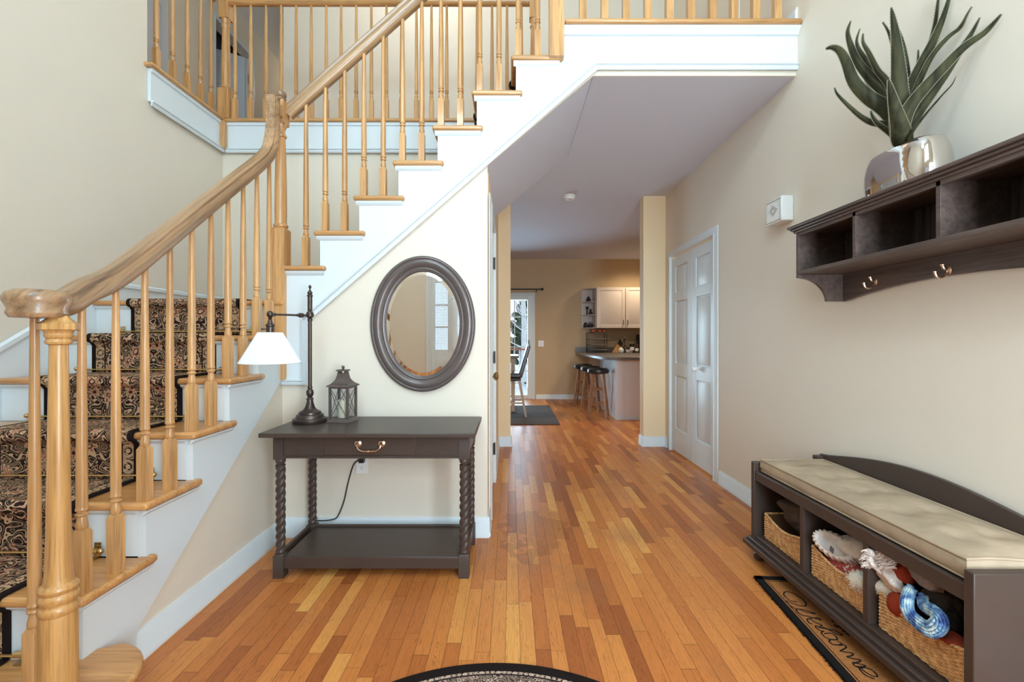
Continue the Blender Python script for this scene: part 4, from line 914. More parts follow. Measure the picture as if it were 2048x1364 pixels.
leaf([B0, (600, 900), (540, 850), (430, 838), (340, 790), (240, 700), (185, 640), (167, 598)], 48, 1.80, 1.96)
leaf([B0, (600, 950), (540, 900), (460, 840), (425, 790), (415, 755)], 44, 1.79, 1.86)
leaf([(640, 1010), (625, 930), (600, 820), (565, 680), (535, 540)], 140, 1.77, 1.68)
leaf([(640, 1010), (660, 900), (730, 770), (830, 630), (930, 490), (1020, 350), (1100, 230), (1158, 120)], 92, 1.77, 1.62)
leaf([(635, 990), (640, 860), (680, 730), (790, 590), (920, 450), (1050, 320), (1180, 230), (1270, 160), (1335, 98)], 92, 1.76, 1.56)
leaf([B0, (640, 760), (700, 570), (770, 420), (840, 280), (900, 140), (945, 10), (975, -80)], 84, 1.80, 1.74)
leaf([B0, (650, 760), (740, 520), (810, 330), (850, 180), (895, 0), (905, -60)], 46, 1.84, 1.78)
leaf([(660, 1000), (690, 915), (780, 790), (900, 650), (965, 580), (998, 517)], 20, 1.74, 1.60, teeth=False)
leaf([B0, (680, 720), (760, 520), (840, 370), (940, 255), (1010, 200), (1090, 160), (1140, 100), (1168, 48)], 42, 1.79, 1.66)
leaf([B0, (610, 700), (580, 400), (540, 230), (495, 150)], 34, 1.86, 1.80)
leaf([B0, (650, 760), (660, 520), (640, 330), (605, 195)], 60, 1.86, 1.82)
leaf([B0, (680, 750), (720, 520), (735, 430), (738, 340)], 30, 1.88, 1.86)
leaf([B0, (560, 760), (450, 640), (370, 545)], 42, 1.86, 1.95, tilt=.6)
m = MB(); m.lathe([(.05, 1.80), (.045, 1.93), (.03, 1.96)], vx, vy, 16); m.build('stem', LM, ag)
# ---------------------------------------------------------------- door chime box
ch = thing('door_chime', (1.66, 2.83, 1.90), 'small white door chime box on the right wall', 'door chime')
m = MB(); m.box(1.625, XR-.001, 2.735, 2.90, 1.895, 2.045); m.build('cover', M['plate'], ch, bevel=.005)
m = MB(); c0 = (2.8175, 1.975)
for r0 in (.042,):
    m.add([(1.6249, c0[0]+a*r0, c0[1]+b*r0*.8) for a, b in ((-1, 0), (0, 1), (1, 0), (0, -1))] + [(1.6249, c0[0]+a*r0*.45, c0[1]+b*r0*.36) for a, b in ((-1, 0), (0, 1), (1, 0), (0, -1))] +
          [(1.621, c0[0]+a*r0, c0[1]+b*r0*.8) for a, b in ((-1, 0), (0, 1), (1, 0), (0, -1))] + [(1.621, c0[0]+a*r0*.45, c0[1]+b*r0*.36) for a, b in ((-1, 0), (0, 1), (1, 0), (0, -1))],
          [(8+i, 8+(i+1) % 4, 12+(i+1) % 4, 12+i) for i in range(4)] + [(i, (i+1) % 4, 8+(i+1) % 4, 8+i) for i in range(4)] + [(4+i, 4+(i+1) % 4, 12+(i+1) % 4, 12+i) for i in range(4)])
m.box(1.6215, 1.6245, 2.745, 2.89, 1.905, 1.909); m.box(1.6215, 1.6245, 2.745, 2.89, 2.031, 2.035); m.box(1.6215, 1.6245, 2.745, 2.749, 1.905, 2.035); m.box(1.6215, 1.6245, 2.886, 2.89, 1.905, 2.035)
m.build('diamond_vent', plain('vent_shadow_plastic', (.5, .5, .48), .5), ch)
# ---------------------------------------------------------------- storage bench
bn = thing('storage_bench', (1.5, 1.87, 0), 'long dark storage bench with three cubbies and arched back', 'bench')
BX, BX2, BY0, BY1 = 1.30, 1.69, 1.278, 2.465
for y0 in (BY0, BY1-.030):
    m = MB(); m.box(BX, BX2, y0, y0+.030, .10, .520); m.build('end_panel', M['dark'], bn, bevel=.003)
m = MB(); m.box(BX+.004, BX+.024, BY0+.03, BY1-.03, .425, .474); m.build('front_rail', M['dark'], bn, bevel=.002)
m = MB(); m.box(BX+.024, BX2-.02, BY0+.03, BY1-.03, .452, .472); m.build('seat_board', M['dark'], bn)
m = MB(); m.box(BX+.004, BX2-.02, BY0+.03, BY1-.03, .115, .134); m.build('bottom_board', M['dark'], bn, bevel=.002)
m = MB(); m.box(BX2-.020, BX2-.008, BY0+.03, BY1-.03, .115, .452); m.build('back_panel', M['dark'], bn)
for y in (2.047, 1.678): m = MB(); m.box(BX+.006, BX2-.02, y-.012, y+.012, .134, .452); m.build('divider', M['dark'], bn, bevel=.001, bseg=1)
m = MB(); m.box(BX-.016, BX2, BY0-.012, BY1+.012, .098, .115); m.box(BX-.032, BX2, BY0-.026, BY1+.026, .072, .098); m.box(BX-.018, BX2, BY0-.014, BY1+.014, .058, .073); m.build('base_molding', M['dark'], bn, bevel=.003)
for x in (BX+.03, BX2-.05):
    for y in (BY0+.03, BY1-.03): m = MB(); m.lathe([(.016, 0), (.026, .006), (.030, .018), (.028, .030), (.020, .038), (.018, .044), (.028, .050), (.028, .059)], x, y, 20); m.build('foot', M['dark'], bn)
m = MB(); pp = [(BY0, .47), (BY0, .560)]
pp += [(BY0+(BY1-BY0)*t/24, .556+.082*math.sin(PI*t/24)**1.1) for t in range(1, 24)] + [(BY1, .560), (BY1, .47)]
m.prism(pp, 'x', BX2-.020, BX2); m.build('arched_back', M['dark'], bn, bevel=.003)
m = MB(); m.box(BX2-.055, BX2-.021, BY1-.034, BY1+.004, .520, .553); m.box(BX2-.055, BX2-.021, BY0-.004, BY0+.034, .520, .553); m.build('corner_post', M['dark'], bn, bevel=.002)
# tufted cushion
def cushion():
    x0, x1, y0, y1, z0 = BX+.030, BX2-.03, BY0+.050, BY1-.050, .475; nx, ny = 28, 72
    tufts = [(x0+(x1-x0)*a, y0+(y1-y0)*b) for b in (.12, .31, .5, .69, .88) for a in (.33, .67)]
    def h(u, v):
        x = x0+(x1-x0)*u; y = y0+(y1-y0)*v
        e = min(u, 1-u)*(x1-x0); g = min(v, 1-v)*(y1-y0); crown = .022*(1-math.exp(-e/.05))*(1-math.exp(-g/.05))
        d = sum(.013*math.exp(-((x-a)**2+(y-b)**2)/.0016) for a, b in tufts)
        q = noise.noise(Vector((x*9, y*9, 1.3)))*.005+noise.noise(Vector((x*26, y*18, 4)))*.0022
        return z0+.062+crown-d+q*(1-math.exp(-e/.03))
    m = MB(); vs = []; fs = []
    for j in range(ny+1):
        for i in range(nx+1): u, v = i/nx, j/ny; vs.append((x0+(x1-x0)*u, y0+(y1-y0)*v, h(u, v)))
    for j in range(ny):
        for i in range(nx): a = j*(nx+1)+i; fs.append((a, a+1, a+nx+2, a+nx+1))
    ring = [j*(nx+1) for j in range(ny)] + [ny*(nx+1)+i for i in range(nx)] + [j*(nx+1)+nx for j in range(ny, 0, -1)] + [i for i in range(nx, 0, -1)]
    n0 = len(vs); R = len(ring); levels = [(.055, .003), (.03, .006), (.008, .003), (0, -.004)]
    cxx, cyy = (x0+x1)/2, (y0+y1)/2
    for lv, bul in levels:
        for k in ring:
            p = vs[k]; ox = (-1 if p[0] <= x0+1e-6 else 1 if p[0] >= x1-1e-6 else 0); oy = (-1 if p[1] <= y0+1e-6 else 1 if p[1] >= y1-1e-6 else 0)
            b_ = bul+noise.noise(Vector((p[0]*20, p[1]*20, lv*30)))*.0025
            vs.append((p[0]+ox*b_, p[1]+oy*b_, z0+lv))
    for l in range(len(levels)):
        for k in range(R):
            k2 = (k+1) % R; a = ring[k] if l == 0 else n0+(l-1)*R+k; b = ring[k2] if l == 0 else n0+(l-1)*R+k2
            fs.append((a, b, n0+l*R+k2, n0+l*R+k))
    fs.append(tuple(n0+(len(levels)-1)*R+k for k in range(R)))
    m.add(vs, fs); o = m.build('seat_cushion', M['cushion'], None, angle=70)
    tag(o, 'long taupe suede cushion lying on the storage bench', 'cushion')
    for k_, (zz, off) in enumerate(((.0625, .002), (.006, .001))):
        pm = MB(); pth = []
        for k in ring[::2]:
            p = vs[k]; ox = (-1 if p[0] <= x0+1e-6 else 1 if p[0] >= x1-1e-6 else 0); oy = (-1 if p[1] <= y0+1e-6 else 1 if p[1] >= y1-1e-6 else 0)
            pth.append((p[0]+ox*off, p[1]+oy*off, (p[2]+.001 if k_ == 0 else z0+zz)))
        pm.tube(pth, .0042, 8, closed=True); pm.build('piping', M['cushion'], o)
cushion()
# ---------------------------------------------------------------- woven baskets
def wicker():
    m, nt, b = newmat('golden_wicker'); L = nt.links.new
    tc = N(nt, 'ShaderNodeTexCoord'); n = N(nt, 'ShaderNodeTexNoise'); n.inputs['Scale'].default_value = 60; n.inputs['Detail'].default_value = 3; L(tc.outputs['Object'], n.inputs[0])
    r = N(nt, 'ShaderNodeValToRGB'); r.color_ramp.elements[0].position = .3; r.color_ramp.elements[0].color = (.42, .19, .06, 1); r.color_ramp.elements[1].position = .72; r.color_ramp.elements[1].color = (.85, .52, .24, 1)
    L(n.outputs['Fac'], r.inputs[0]); L(r.outputs[0], b.inputs['Base Color']); b.inputs['Roughness'].default_value = .35; return m
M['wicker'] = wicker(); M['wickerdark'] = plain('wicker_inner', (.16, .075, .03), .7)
def basket(y0, y1, label):
    x0, x1, z0, z1 = 1.338, 1.640, .1355, .262
    o = thing('wicker_basket', ((x0+x1)/2, (y0+y1)/2, z0), label, 'basket', 'wicker baskets in the bench cubbies')
    def top(y): t = (y-y0)/(y1-y0); return z1-.030*math.sin(PI*t)**1.2 if 0 <= t <= 1 else z1
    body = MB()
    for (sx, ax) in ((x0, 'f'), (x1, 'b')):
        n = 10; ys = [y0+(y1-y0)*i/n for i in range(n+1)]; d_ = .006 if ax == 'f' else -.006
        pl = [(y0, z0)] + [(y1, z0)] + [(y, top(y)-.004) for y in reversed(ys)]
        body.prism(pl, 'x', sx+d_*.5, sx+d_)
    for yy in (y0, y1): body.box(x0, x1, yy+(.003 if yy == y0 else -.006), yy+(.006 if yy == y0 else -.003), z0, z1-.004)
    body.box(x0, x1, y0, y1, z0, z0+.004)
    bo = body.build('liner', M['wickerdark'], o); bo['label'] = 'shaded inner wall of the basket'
    wv = MB(); sp_ = .0155; rows = 20
    ns = int(round((y1-y0)/sp_)); dyy = (y1-y0)/ns; rad = .0027
    for r_ in range(rows):
        pth = []
        for i in range(ns*3+1):
            y = y0+(y1-y0)*i/(ns*3); zf = z0+.004+(top(y)-z0-.008)*r_/(rows-1)
            pth.append((x0-.001+.0028*math.cos(PI*(i/3)+PI*(r_ % 2)), y, zf))
        wv.tube(pth, rad, 5, flat=1.25)
    for yy, s in ((y1, 1), (y0, -1)):
        for r_ in range(rows):
            zf = z0+.004+(z1-z0-.008)*r_/(rows-1); wv.tube([(x0+(x1-x0)*i/24, yy+s*.0002+.0022*math.cos(PI*i/1.5+PI*(r_ % 2)), zf) for i in range(25)], rad, 4)
    wv.build('weave', M['wicker'], o, angle=60)
    stv = MB()
    for i in range(ns+1): y = y0+dyy*i; stv.tube([(x0-.0005, y, z0), (x0-.0005, y, top(y))], .0022, 5)
    stv.build('stake', M['wicker'], o)
    rim = MB()
    for ph in (0, PI):
        pth = []
        K = 90
        for i in range(K+1): y = y0+(y1-y0)*i/K; a = ph+i*.75; pth.append((x0-.001+.0035*math.cos(a), y, top(y)+.0035*math.sin(a)))
        rim.tube(pth, .0042, 6)
    rim.tube([(x0, y1, z1), (x1, y1, z1), (x1, y0, z1), (x0, y0, z1)], .0055, 8)
    rim.build('rim', M['wicker'], o, angle=60); return o
basket(2.085, 2.395, 'golden wicker basket in the far cubby, holding dark knitwear')
basket(1.705, 2.020, 'golden wicker basket in the middle cubby, under the ribbed beanie')
basket(1.335, 1.650, 'golden wicker basket in the near cubby, under the blue crochet cowl')
# ---------------------------------------------------------------- hats, scarves and gloves in the baskets
def cloth(name, col, rough=.9, b=.5, bs=120, vary=.2, vs=25): return plain(name, col, rough, bump=b, bscale=bs, vary=vary, vscale=vs, spec=.1)
def lump(name, c, r, mt, label, cat, rot=None, amp=.18, fr=2.2, seed=0, seg=26, ribs=0, group=None):
    def fn(d):
        q = 1+amp*noise.noise(d*fr+Vector((seed, 0, 0)))
        if ribs: q += .05*abs(math.sin(ribs*math.atan2(d.y, d.x)))
        return q
    m = MB(); m.ball(c, r, seg, rot, fn); o = m.build(name, mt, None, angle=80); tag(o, label, cat, group); return o
M['charcoal'] = cloth('charcoal_knit', (.055, .042, .036)); M['cream'] = cloth('cream_knit', (.78, .70, .64), vary=.1); M['rust'] = cloth('rust_felt', (.30, .045, .022), b=.2)
lump('knit_blanket', (1.45, 2.24, .315), (.085, .125, .080), cloth('brown_fleece', (.10, .075, .062)), 'dark brown fleece bundle in the far basket', 'clothing', (0, 0, .3), .35, 1.8, 3)
o = lump('striped_sock', (1.385, 2.112, .300), (.030, .024, .040), M['cream'], 'white sock with navy stripes at the edge of the far basket', 'clothing', None, .2, 2, 5, 20)
m = MB()
for z, h in ((.278, .016), (.308, .006)): m.lathe([(.030, z-h/2), (.033, z), (.030, z+h/2)], 1.385, 2.112, 20, sx=1.02, sy=.84)
m.build('stripe', plain('navy_yarn', (.04, .06, .17), .9), o)
# ribbed beanie: a folded cuff of thick ribs with a slouchy crown behind it
m = MB(); vs = []; fs = []; U, V = 176, 16; c0 = Vector((1.375, 1.925, .300))
for j in range(V+1):
    v = j/V
    for i in range(U):
        t = 2*PI*i/U; rb = .009*abs(math.sin(11*t))
        rr = 1.0+.12*math.sin(PI*v); ax = .040*rr+rb; ay = .078*rr+rb
        p = Vector((ax*math.cos(t), ay*math.sin(t), -.030+.060*v)); vs.append(p)
for j in range(V):
    for i in range(U): i2 = (i+1) % U; fs.append((j*U+i, j*U+i2, (j+1)*U+i2, (j+1)*U+i))
inner = len(vs)
for j in range(4):
    for i in range(U): t = 2*PI*i/U; k_ = [.9, .78, .7, .3][j]; vs.append(Vector((.040*k_*math.cos(t), .078*k_*math.sin(t), [.034, .02, -.01, -.02][j])))
for i in range(U): i2 = (i+1) % U; fs.append((V*U+i, V*U+i2, inner+i2, inner+i))
for j in range(3):
    for i in range(U): i2 = (i+1) % U; fs.append((inner+j*U+i, inner+j*U+i2, inner+(j+1)*U+i2, inner+(j+1)*U+i))
fs.append(tuple(inner+3*U+i for i in range(U)))
R_ = Euler((.35, -.95, .1)).to_matrix()
m.add([c0+R_ @ p for p in vs], fs)
bn_ = m.build('beanie', M['cream'], None, angle=70); tag(bn_, 'cream ribbed knit beanie lying on the middle basket', 'hat')
m = MB(); m.ball((1.425, 1.865, .315), (.050, .085, .045), 26, (0, 0, .2), lambda d: 1+.25*noise.noise(d*2.5)+.03*math.sin(14*d.y)); m.build('crown', M['cream'], bn_, angle=80)
m = MB(); m.box(1.322, 1.325, 1.868, 1.888, .300, .322); rotate_pts(m, (1.323, 1.878, .31), .3, 'X'); m.build('label_patch', plain('grey_patch', (.12, .11, .12), .7), bn_)
def fairisle():
    m, nt, b = newmat('fair_isle_knit'); L = nt.links.new; tc = N(nt, 'ShaderNodeTexCoord'); v = N(nt, 'ShaderNodeTexChecker'); v.inputs['Scale'].default_value = 130
    v.inputs['Color1'].default_value = (.50, .06, .04, 1); v.inputs['Color2'].default_value = (.70, .62, .55, 1); n = N(nt, 'ShaderNodeTexVoronoi'); n.inputs['Scale'].default_value = 70
    r = N(nt, 'ShaderNodeMath', operation='GREATER_THAN'); r.inputs[1].default_value = .42; mx = N(nt, 'ShaderNodeMix', data_type='RGBA'); L(tc.outputs['Object'], v.inputs['Vector']); L(tc.outputs['Object'], n.inputs['Vector'])
    L(n.outputs['Distance'], r.inputs[0]); L(r.outputs[0], mx.inputs['Factor']); L(v.outputs['Color'], mx.inputs['A']); mx.inputs['B'].default_value = (.35, .05, .035, 1); L(mx.outputs['Result'], b.inputs['Base Color']); b.inputs['Roughness'].default_value = .9; return m
lump('patterned_scarf', (1.395, 1.875, .232), (.050, .095, .034), fairisle(), 'red and white patterned knit scarf under the beanie', 'scarf', (0, 0, .1), .25, 2.5, 9)
def fuzz(m, c, r, n, ln, rad=.0009):
    c = Vector(c)
    for i in range(n):
        d = Vector((random.gauss(0, 1), random.gauss(0, 1), random.gauss(0, 1))).normalized(); s = c+Vector((d.x*r[0], d.y*r[1], d.z*r[2]))*.9; e = s+(d+Vector((random.uniform(-.5, .5), random.uniform(-.5, .5), random.uniform(-.5, .3))))*ln
        m.tube([s, (s+e)/2+Vector((0, 0, random.uniform(-.2, .2)*ln)), e], [rad, rad, rad*.3], 3)
fur = cloth('cream_fur', (.80, .74, .64), vary=.12)
m = MB(); m.ball((1.345, 1.755, .245), (.028, .042, .034), 22, None, lambda d: 1+.15*noise.noise(d*3)); fuzz(m, (1.345, 1.755, .245), (.028, .042, .034), 420, .012)
tag(m.build('pompom', fur, None, angle=80), 'fluffy cream fur pompom spilling over the middle basket', 'pompom')
# fringed scarf
def P3(cx_, cy_, x):
    px = 1710+cx_/5.246; return WX(px, 1060+cy_/5.246, min(x, (px-1022)*1.655/F))
m = MB()
for i in range(11):
    o_ = i-5; a = P3(160+6*o_, 330+9*o_, 1.35+.004*abs(o_)); b = P3(270+5*o_, 420+8*o_, 1.335+.003*(i % 3)); c = P3(390+4*o_, 540+6*o_, 1.335+.004*(i % 2)); e = P3(520+2*o_, 630+4*o_, 1.36)
    m.tube(smooth_path([a, b, c, e], 6), [.010+.0015*math.sin(k*.9+i) for k in range(19)], 7)
for i in range(9):
    o_ = i-4; m.tube(smooth_path([P3(180+12*o_, 250+5*o_, 1.36), P3(300+10*o_, 290+10*o_, 1.345), P3(440+3*o_, 380+14*o_, 1.36)], 6), .012, 7)
m.ball(P3(330, 430, 1.352), (.022, .075, .042), 30, (.55, 0, 0), lambda d: 1+.18*noise.noise(d*2.4)+.05*math.sin(16*d.z+5*d.y))
for i in range(420):
    t = random.random(); base = P3(125+300*t+random.uniform(-25, 25), 300+20*t+random.uniform(-90, 90), 1.325+random.uniform(0, .012)); tip = base+Vector((-.008-random.random()*.01, random.uniform(.006, .02), -random.uniform(.004, .018)))
    m.tube([base, (base+tip)/2+Vector((0, 0, .003)), tip], [.0014, .0012, .0006], 4)
tag(m.build('fringed_scarf', cloth('oatmeal_knit', (.72, .62, .56), vary=.15), None, angle=80), 'cream scarf with shaggy fringe draped in the near cubby', 'scarf')
m = MB(); cc = P3(320, 620, 1.365); m.ball(cc, (.026, .050, .030), 22, (0, 0, .3), lambda d: 1+.2*noise.noise(d*3)); fuzz(m, cc, (.026, .050, .030), 380, .010)
tag(m.build('fur_trim_hat', fur, None, angle=80), 'fluffy white fur hat below the fringed scarf', 'hat')
lump('felt_hat', P3(520, 440, 1.38), (.035, .045, .040), M['rust'], 'rust red felt hat squeezed between the scarves in near cubby', 'hat', None, .25, 2, 4)
lump('rust_glove', P3(450, 790, 1.345), (.022, .040, .042), M['rust'], 'rust red mitten hanging over the near basket rim', 'glove', (.3, 0, .0), .10, 1.5, 8)
lump('rust_mitten', P3(1030, 1150, 1.36), (.030, .060, .020), M['rust'], 'flat rust red mitten beside the near bench post', 'glove', None, .15, 2, 11)
m = MB()
for i in range(10):
    o_ = i-4.5; m.tube(smooth_path([P3(600+4*o_, 440+9*o_, 1.35), P3(700+2*o_, 520+11*o_, 1.335), P3(800, 570+10*o_, 1.335), P3(930-3*o_, 610+5*o_, 1.36)], 6), [.0075+.001*math.sin(k+i) for k in range(19)], 7)
tag(m.build('shimmer_scarf', plain('grey_brown_metallic_yarn', (.22, .17, .15), .4, .4, bump=.6, bscale=150, vary=.5, vscale=60), None, angle=80), 'grey-brown shimmering scarf twisted above the blue cowl', 'scarf')
def crochet():
    m, nt, b = newmat('blue_variegated_yarn'); L = nt.links.new; tc = N(nt, 'ShaderNodeTexCoord'); n = N(nt, 'ShaderNodeTexNoise'); n.inputs['Scale'].default_value = 28; n.inputs['Detail'].default_value = 2; L(tc.outputs['Object'], n.inputs[0])
    r = N(nt, 'ShaderNodeValToRGB'); e = r.color_ramp.elements; e[0].position = .36; e[0].color = (.045, .10, .30, 1); e[1].position = .62; e[1].color = (.62, .78, .80, 1); q = e.new(.47); q.color = (.20, .38, .58, 1)
    v = N(nt, 'ShaderNodeTexVoronoi'); v.inputs['Scale'].default_value = 110; L(tc.outputs['Object'], v.inputs['Vector']); bp = N(nt, 'ShaderNodeBump'); bp.inputs['Strength'].default_value = 1; bp.inputs['Distance'].default_value = .004; bp.invert = True
    L(v.outputs['Distance'], bp.inputs['Height']); L(bp.outputs[0], b.inputs['Normal']); L(n.outputs['Fac'], r.inputs[0]); L(r.outputs[0], b.inputs['Base Color']); b.inputs['Roughness'].default_value = .75; return m
m = MB(); mid = smooth_path([P3(*p) for p in ((600, 610, 1.345), (560, 720, 1.325), (570, 850, 1.315), (650, 950, 1.312), (790, 1040, 1.312), (890, 1000, 1.315), (900, 920, 1.322), (830, 850, 1.33), (740, 800, 1.34), (720, 700, 1.355))], 9)
K = len(mid)
for s_, w_ in ((-1, .013), (1, .013), (0, .016)):
    pth = [p+Vector((0, s_*.006, s_*.006)) for p in mid]; m.tube(pth, [w_*(.75+.35*math.sin(PI*i/(K-1)))*(1+.10*math.sin(i*1.9+s_)) for i in range(K)], 14)
# stitches: rows of small loops lying on the cowl
for j in range(-3, 4):
    for i in range(1, K-1):
        p = mid[i]; d_ = (mid[i+1]-mid[i-1]).normalized(); n_ = Vector((-1, -.35, .15)).normalized(); s = d_.cross(n_).normalized(); r = .017*(.75+.35*math.sin(PI*i/(K-1)))
        a = j*.42; c = p+n_*(r*math.cos(a)+.001)+s*(r*math.sin(a)*1.15)
        m.ball(c, (.0044, .0052, .004), 6, (i*.8, j, i*.3))
tag(m.build('crochet_cowl', crochet(), None, angle=80), 'chunky pale and dark blue crocheted cowl over the near basket', 'scarf')
lump('dark_gloves', P3(920, 760, 1.40), (.045, .060, .062), M['charcoal'], 'charcoal knit gloves behind the blue cowl', 'gloves', None, .35, 2.2, 13)
lump('dark_hat', P3(970, 960, 1.385), (.035, .040, .055), cloth('black_fleece', (.03, .024, .022)), 'black fleece hat in the corner of the near cubby', 'hat', None, .25, 2.2, 17)
# ---------------------------------------------------------------- welcome mat
A = Vector((1.20, 2.245, 0)); ux = Vector((-.051, -.675, 0)).normalized(); wx = Vector((-ux.y, ux.x, 0))
wx = wx if wx.x > 0 else -wx
wm = thing('door_mat', A+ux*.37+wx*.21, 'brown coir mat with black border reading Welcome, half under bench', 'mat')
def matpoly(m, u0, u1, w0, w1, z0, z1):
    q = [A+ux*u+wx*w for u, w in ((u0, w0), (u1, w0), (u1, w1), (u0, w1))]; m.prism([(p.x, p.y) for p in q], 'z', z0, z1)
coir = plain('coir_brown', (.50, .20, .065), .95, bump=1.0, bscale=260, vary=.45, vscale=160, spec=.05)
m = MB(); matpoly(m, 0, .76, 0, .42, .001, .010); m.build('coir_pile', coir, wm)
blk = plain('black_coir', (.014, .011, .010), .95, bump=.6, bscale=200, spec=.1)
m = MB()
for a in ((0, .76, 0, .030), (0, .76, .39, .42), (0, .030, 0, .42), (.73, .76, 0, .42)): matpoly(m, a[0]-.001, a[1]+.001, a[2]-.001, a[3]+.001, .0008, .0125)
for a in ((.040, .72, .040, .043), (.040, .72, .377, .380), (.040, .043, .040, .38), (.717, .72, .040, .38)): matpoly(m, *a, .0095, .0110)
for i in range(700):
    sd = random.random(); 
    if sd < .75: p = A+ux*random.uniform(0, .76)+wx*random.uniform(-.002, .004); d_ = -wx
    else: p = A+ux*random.uniform(-.002, .003)+wx*random.uniform(0, .3); d_ = -ux
    e = p+d_*random.uniform(.002, .010)+ux*random.uniform(-.005, .005); z = random.uniform(.002, .012)
    m.tube([(p.x, p.y, z), (e.x, e.y, max(.0015, z-.004))], .0006, 3)
m.build('border', blk, wm)
def FP(cx_, cy_, k=6.09, ox=1500, oy=1140):
    px, py = ox+cx_/k, oy+cy_/k; D = (1.18-.011)*F/(py-678); return Vector(((px-1022)*D/F, D, .0105))
strokes = [[(570, 385), (510, 378), (450, 345), (412, 300), (420, 270), (470, 265), (560, 300), (640, 355), (682, 405), (670, 437), (600, 432), (520, 405), (445, 375), (455, 400), (500, 440), (560, 470), (660, 485), (800, 533), (680, 510), (600, 478), (563, 480), (585, 515), (640, 552), (700, 560)],
  [(700, 560), (780, 585), (858, 605), (840, 585), (770, 582), (705, 592), (700, 612), (725, 645), (762, 658)],
  [(725, 590), (800, 640), (872, 668), (850, 688), (800, 680), (810, 705), (850, 735), (900, 745)],
  [(830, 700), (930, 715), (1020, 735), (1115, 778), (1100, 792), (1030, 765), (930, 710), (870, 695)],
  [(900, 745), (870, 760), (895, 800), (950, 835), (1020, 850), (1060, 840), (1040, 800), (980, 768), (900, 775)],
  [(1060, 850), (990, 845), (965, 865), (1000, 900), (1050, 912), (1100, 905), (1120, 895), (1060, 862)],
  [(1085, 918), (1140, 912), (1172, 940), (1130, 968), (1100, 985), (1180, 1000), (1255, 1018), (1235, 1045), (1180, 1055), (1260, 1080), (1345, 1095), (1320, 1120), (1255, 1128), (1330, 1140), (1408, 1165), (1350, 1178), (1290, 1170)],
  [(1255, 1128), (1270, 1160), (1330, 1190), (1400, 1188), (1480, 1215), (1545, 1275), (1540, 1298), (1460, 1275), (1380, 1220), (1335, 1180), (1345, 1220), (1400, 1275), (1460, 1305), (1520, 1325)]]
m = MB()
for s in strokes:
    pth = smooth_path([FP(*p) for p in s], 5); m.tube(pth, .0030, 5, flat=.4)
m.build('welcome_lettering', blk, wm)
m = MB()
for (a, b) in ((1020, 620), (1050, 680), (1110, 700), (1150, 740), (1200, 780), (1250, 800), (1130, 660), (1210, 735), (1060, 630), (1300, 825)):
    pts = [(a+22*math.cos(t), b+14*math.sin(t*1.3)) for t in [i*.9 for i in range(9)]]; m.tube(smooth_path([FP(*p) for p in pts], 3), .0022, 4, flat=.4)
m.build('printed_bush', blk, wm)
# ---------------------------------------------------------------- half-round rug at the entry
m = MB(); uvs = []; vs = []; fs = []; R0 = .745; cx, cy = -.052, .905; seg = 96; rings = [0, .2, .4, .55, .65, .72, .745]
for r in rings:
    for k in range(seg+1):
        t = PI*k/seg; vs.append((cx+r*math.cos(t), cy+r*math.sin(t), .009 if r < .74 else .006)); uvs.append((r, t*.62))
for i in range(len(rings)-1):
    for k in range(seg): a = i*(seg+1)+k; fs.append((a, a+1, a+seg+2, a+seg+1))
n0 = len(vs)
for k in range(seg+1): t = PI*k/seg; vs.append((cx+R0*math.cos(t), cy+R0*math.sin(t), .0005)); uvs.append((R0, t*.62))
for k in range(seg): a = (len(rings)-1)*(seg+1)+k; fs.append((a, a+1, n0+k+1, n0+k))
m.add(vs, fs); tag(m.build('entry_rug', M['halfrug'], None, uvs=uvs), 'half-round patterned rug with dark edge in the front middle of floor', 'rug')
# ---------------------------------------------------------------- ceiling fittings
sd = thing('smoke_detector', (.64, 4.98, 2.70), 'round white smoke detector on the hall ceiling', 'smoke detector')
m = MB(); m.lathe([(.03, 2.700), (.052, 2.703), (.058, 2.712), (.060, 2.728), (.066, 2.732), (.066, 2.749)], .64, 4.98, 32); m.build('cover', M['plate'], sd)
m = MB(); m.box(.625, .655, 4.935, 4.95, 2.6985, 2.702); m.build('test_button', plain('grey_plastic', (.4, .4, .4), .5), sd)
glow = bpy.data.materials.new('lamp_glow'); glow.use_nodes = True; e_ = glow.node_tree.nodes['Principled BSDF']; e_.inputs['Emission Color'].default_value = (1, .8, .55, 1); e_.inputs['Emission Strength'].default_value = 6
for i, (lx_, ly_) in enumerate([(2.39, 8.16), (2.39, 6.6), (-.6, 6.9)]):
    o = thing('recessed_light', (lx_, ly_, 2.74), ['lit recessed ceiling light over the kitchen counter beside the pillar', 'recessed ceiling light above the peninsula', 'recessed ceiling light above the dining table'][i], 'ceiling light')
    m = MB(); m.lathe([(.095, 2.7495), (.092, 2.742), (.075, 2.740), (.072, 2.749)], lx_, ly_, 32); m.build('trim_ring', M['plate'], o)
    m = MB(); m.lathe([(.01, 2.744), (.07, 2.744), (.07, 2.747)], lx_, ly_, 24); m.build('lamp_lens', glow, o)
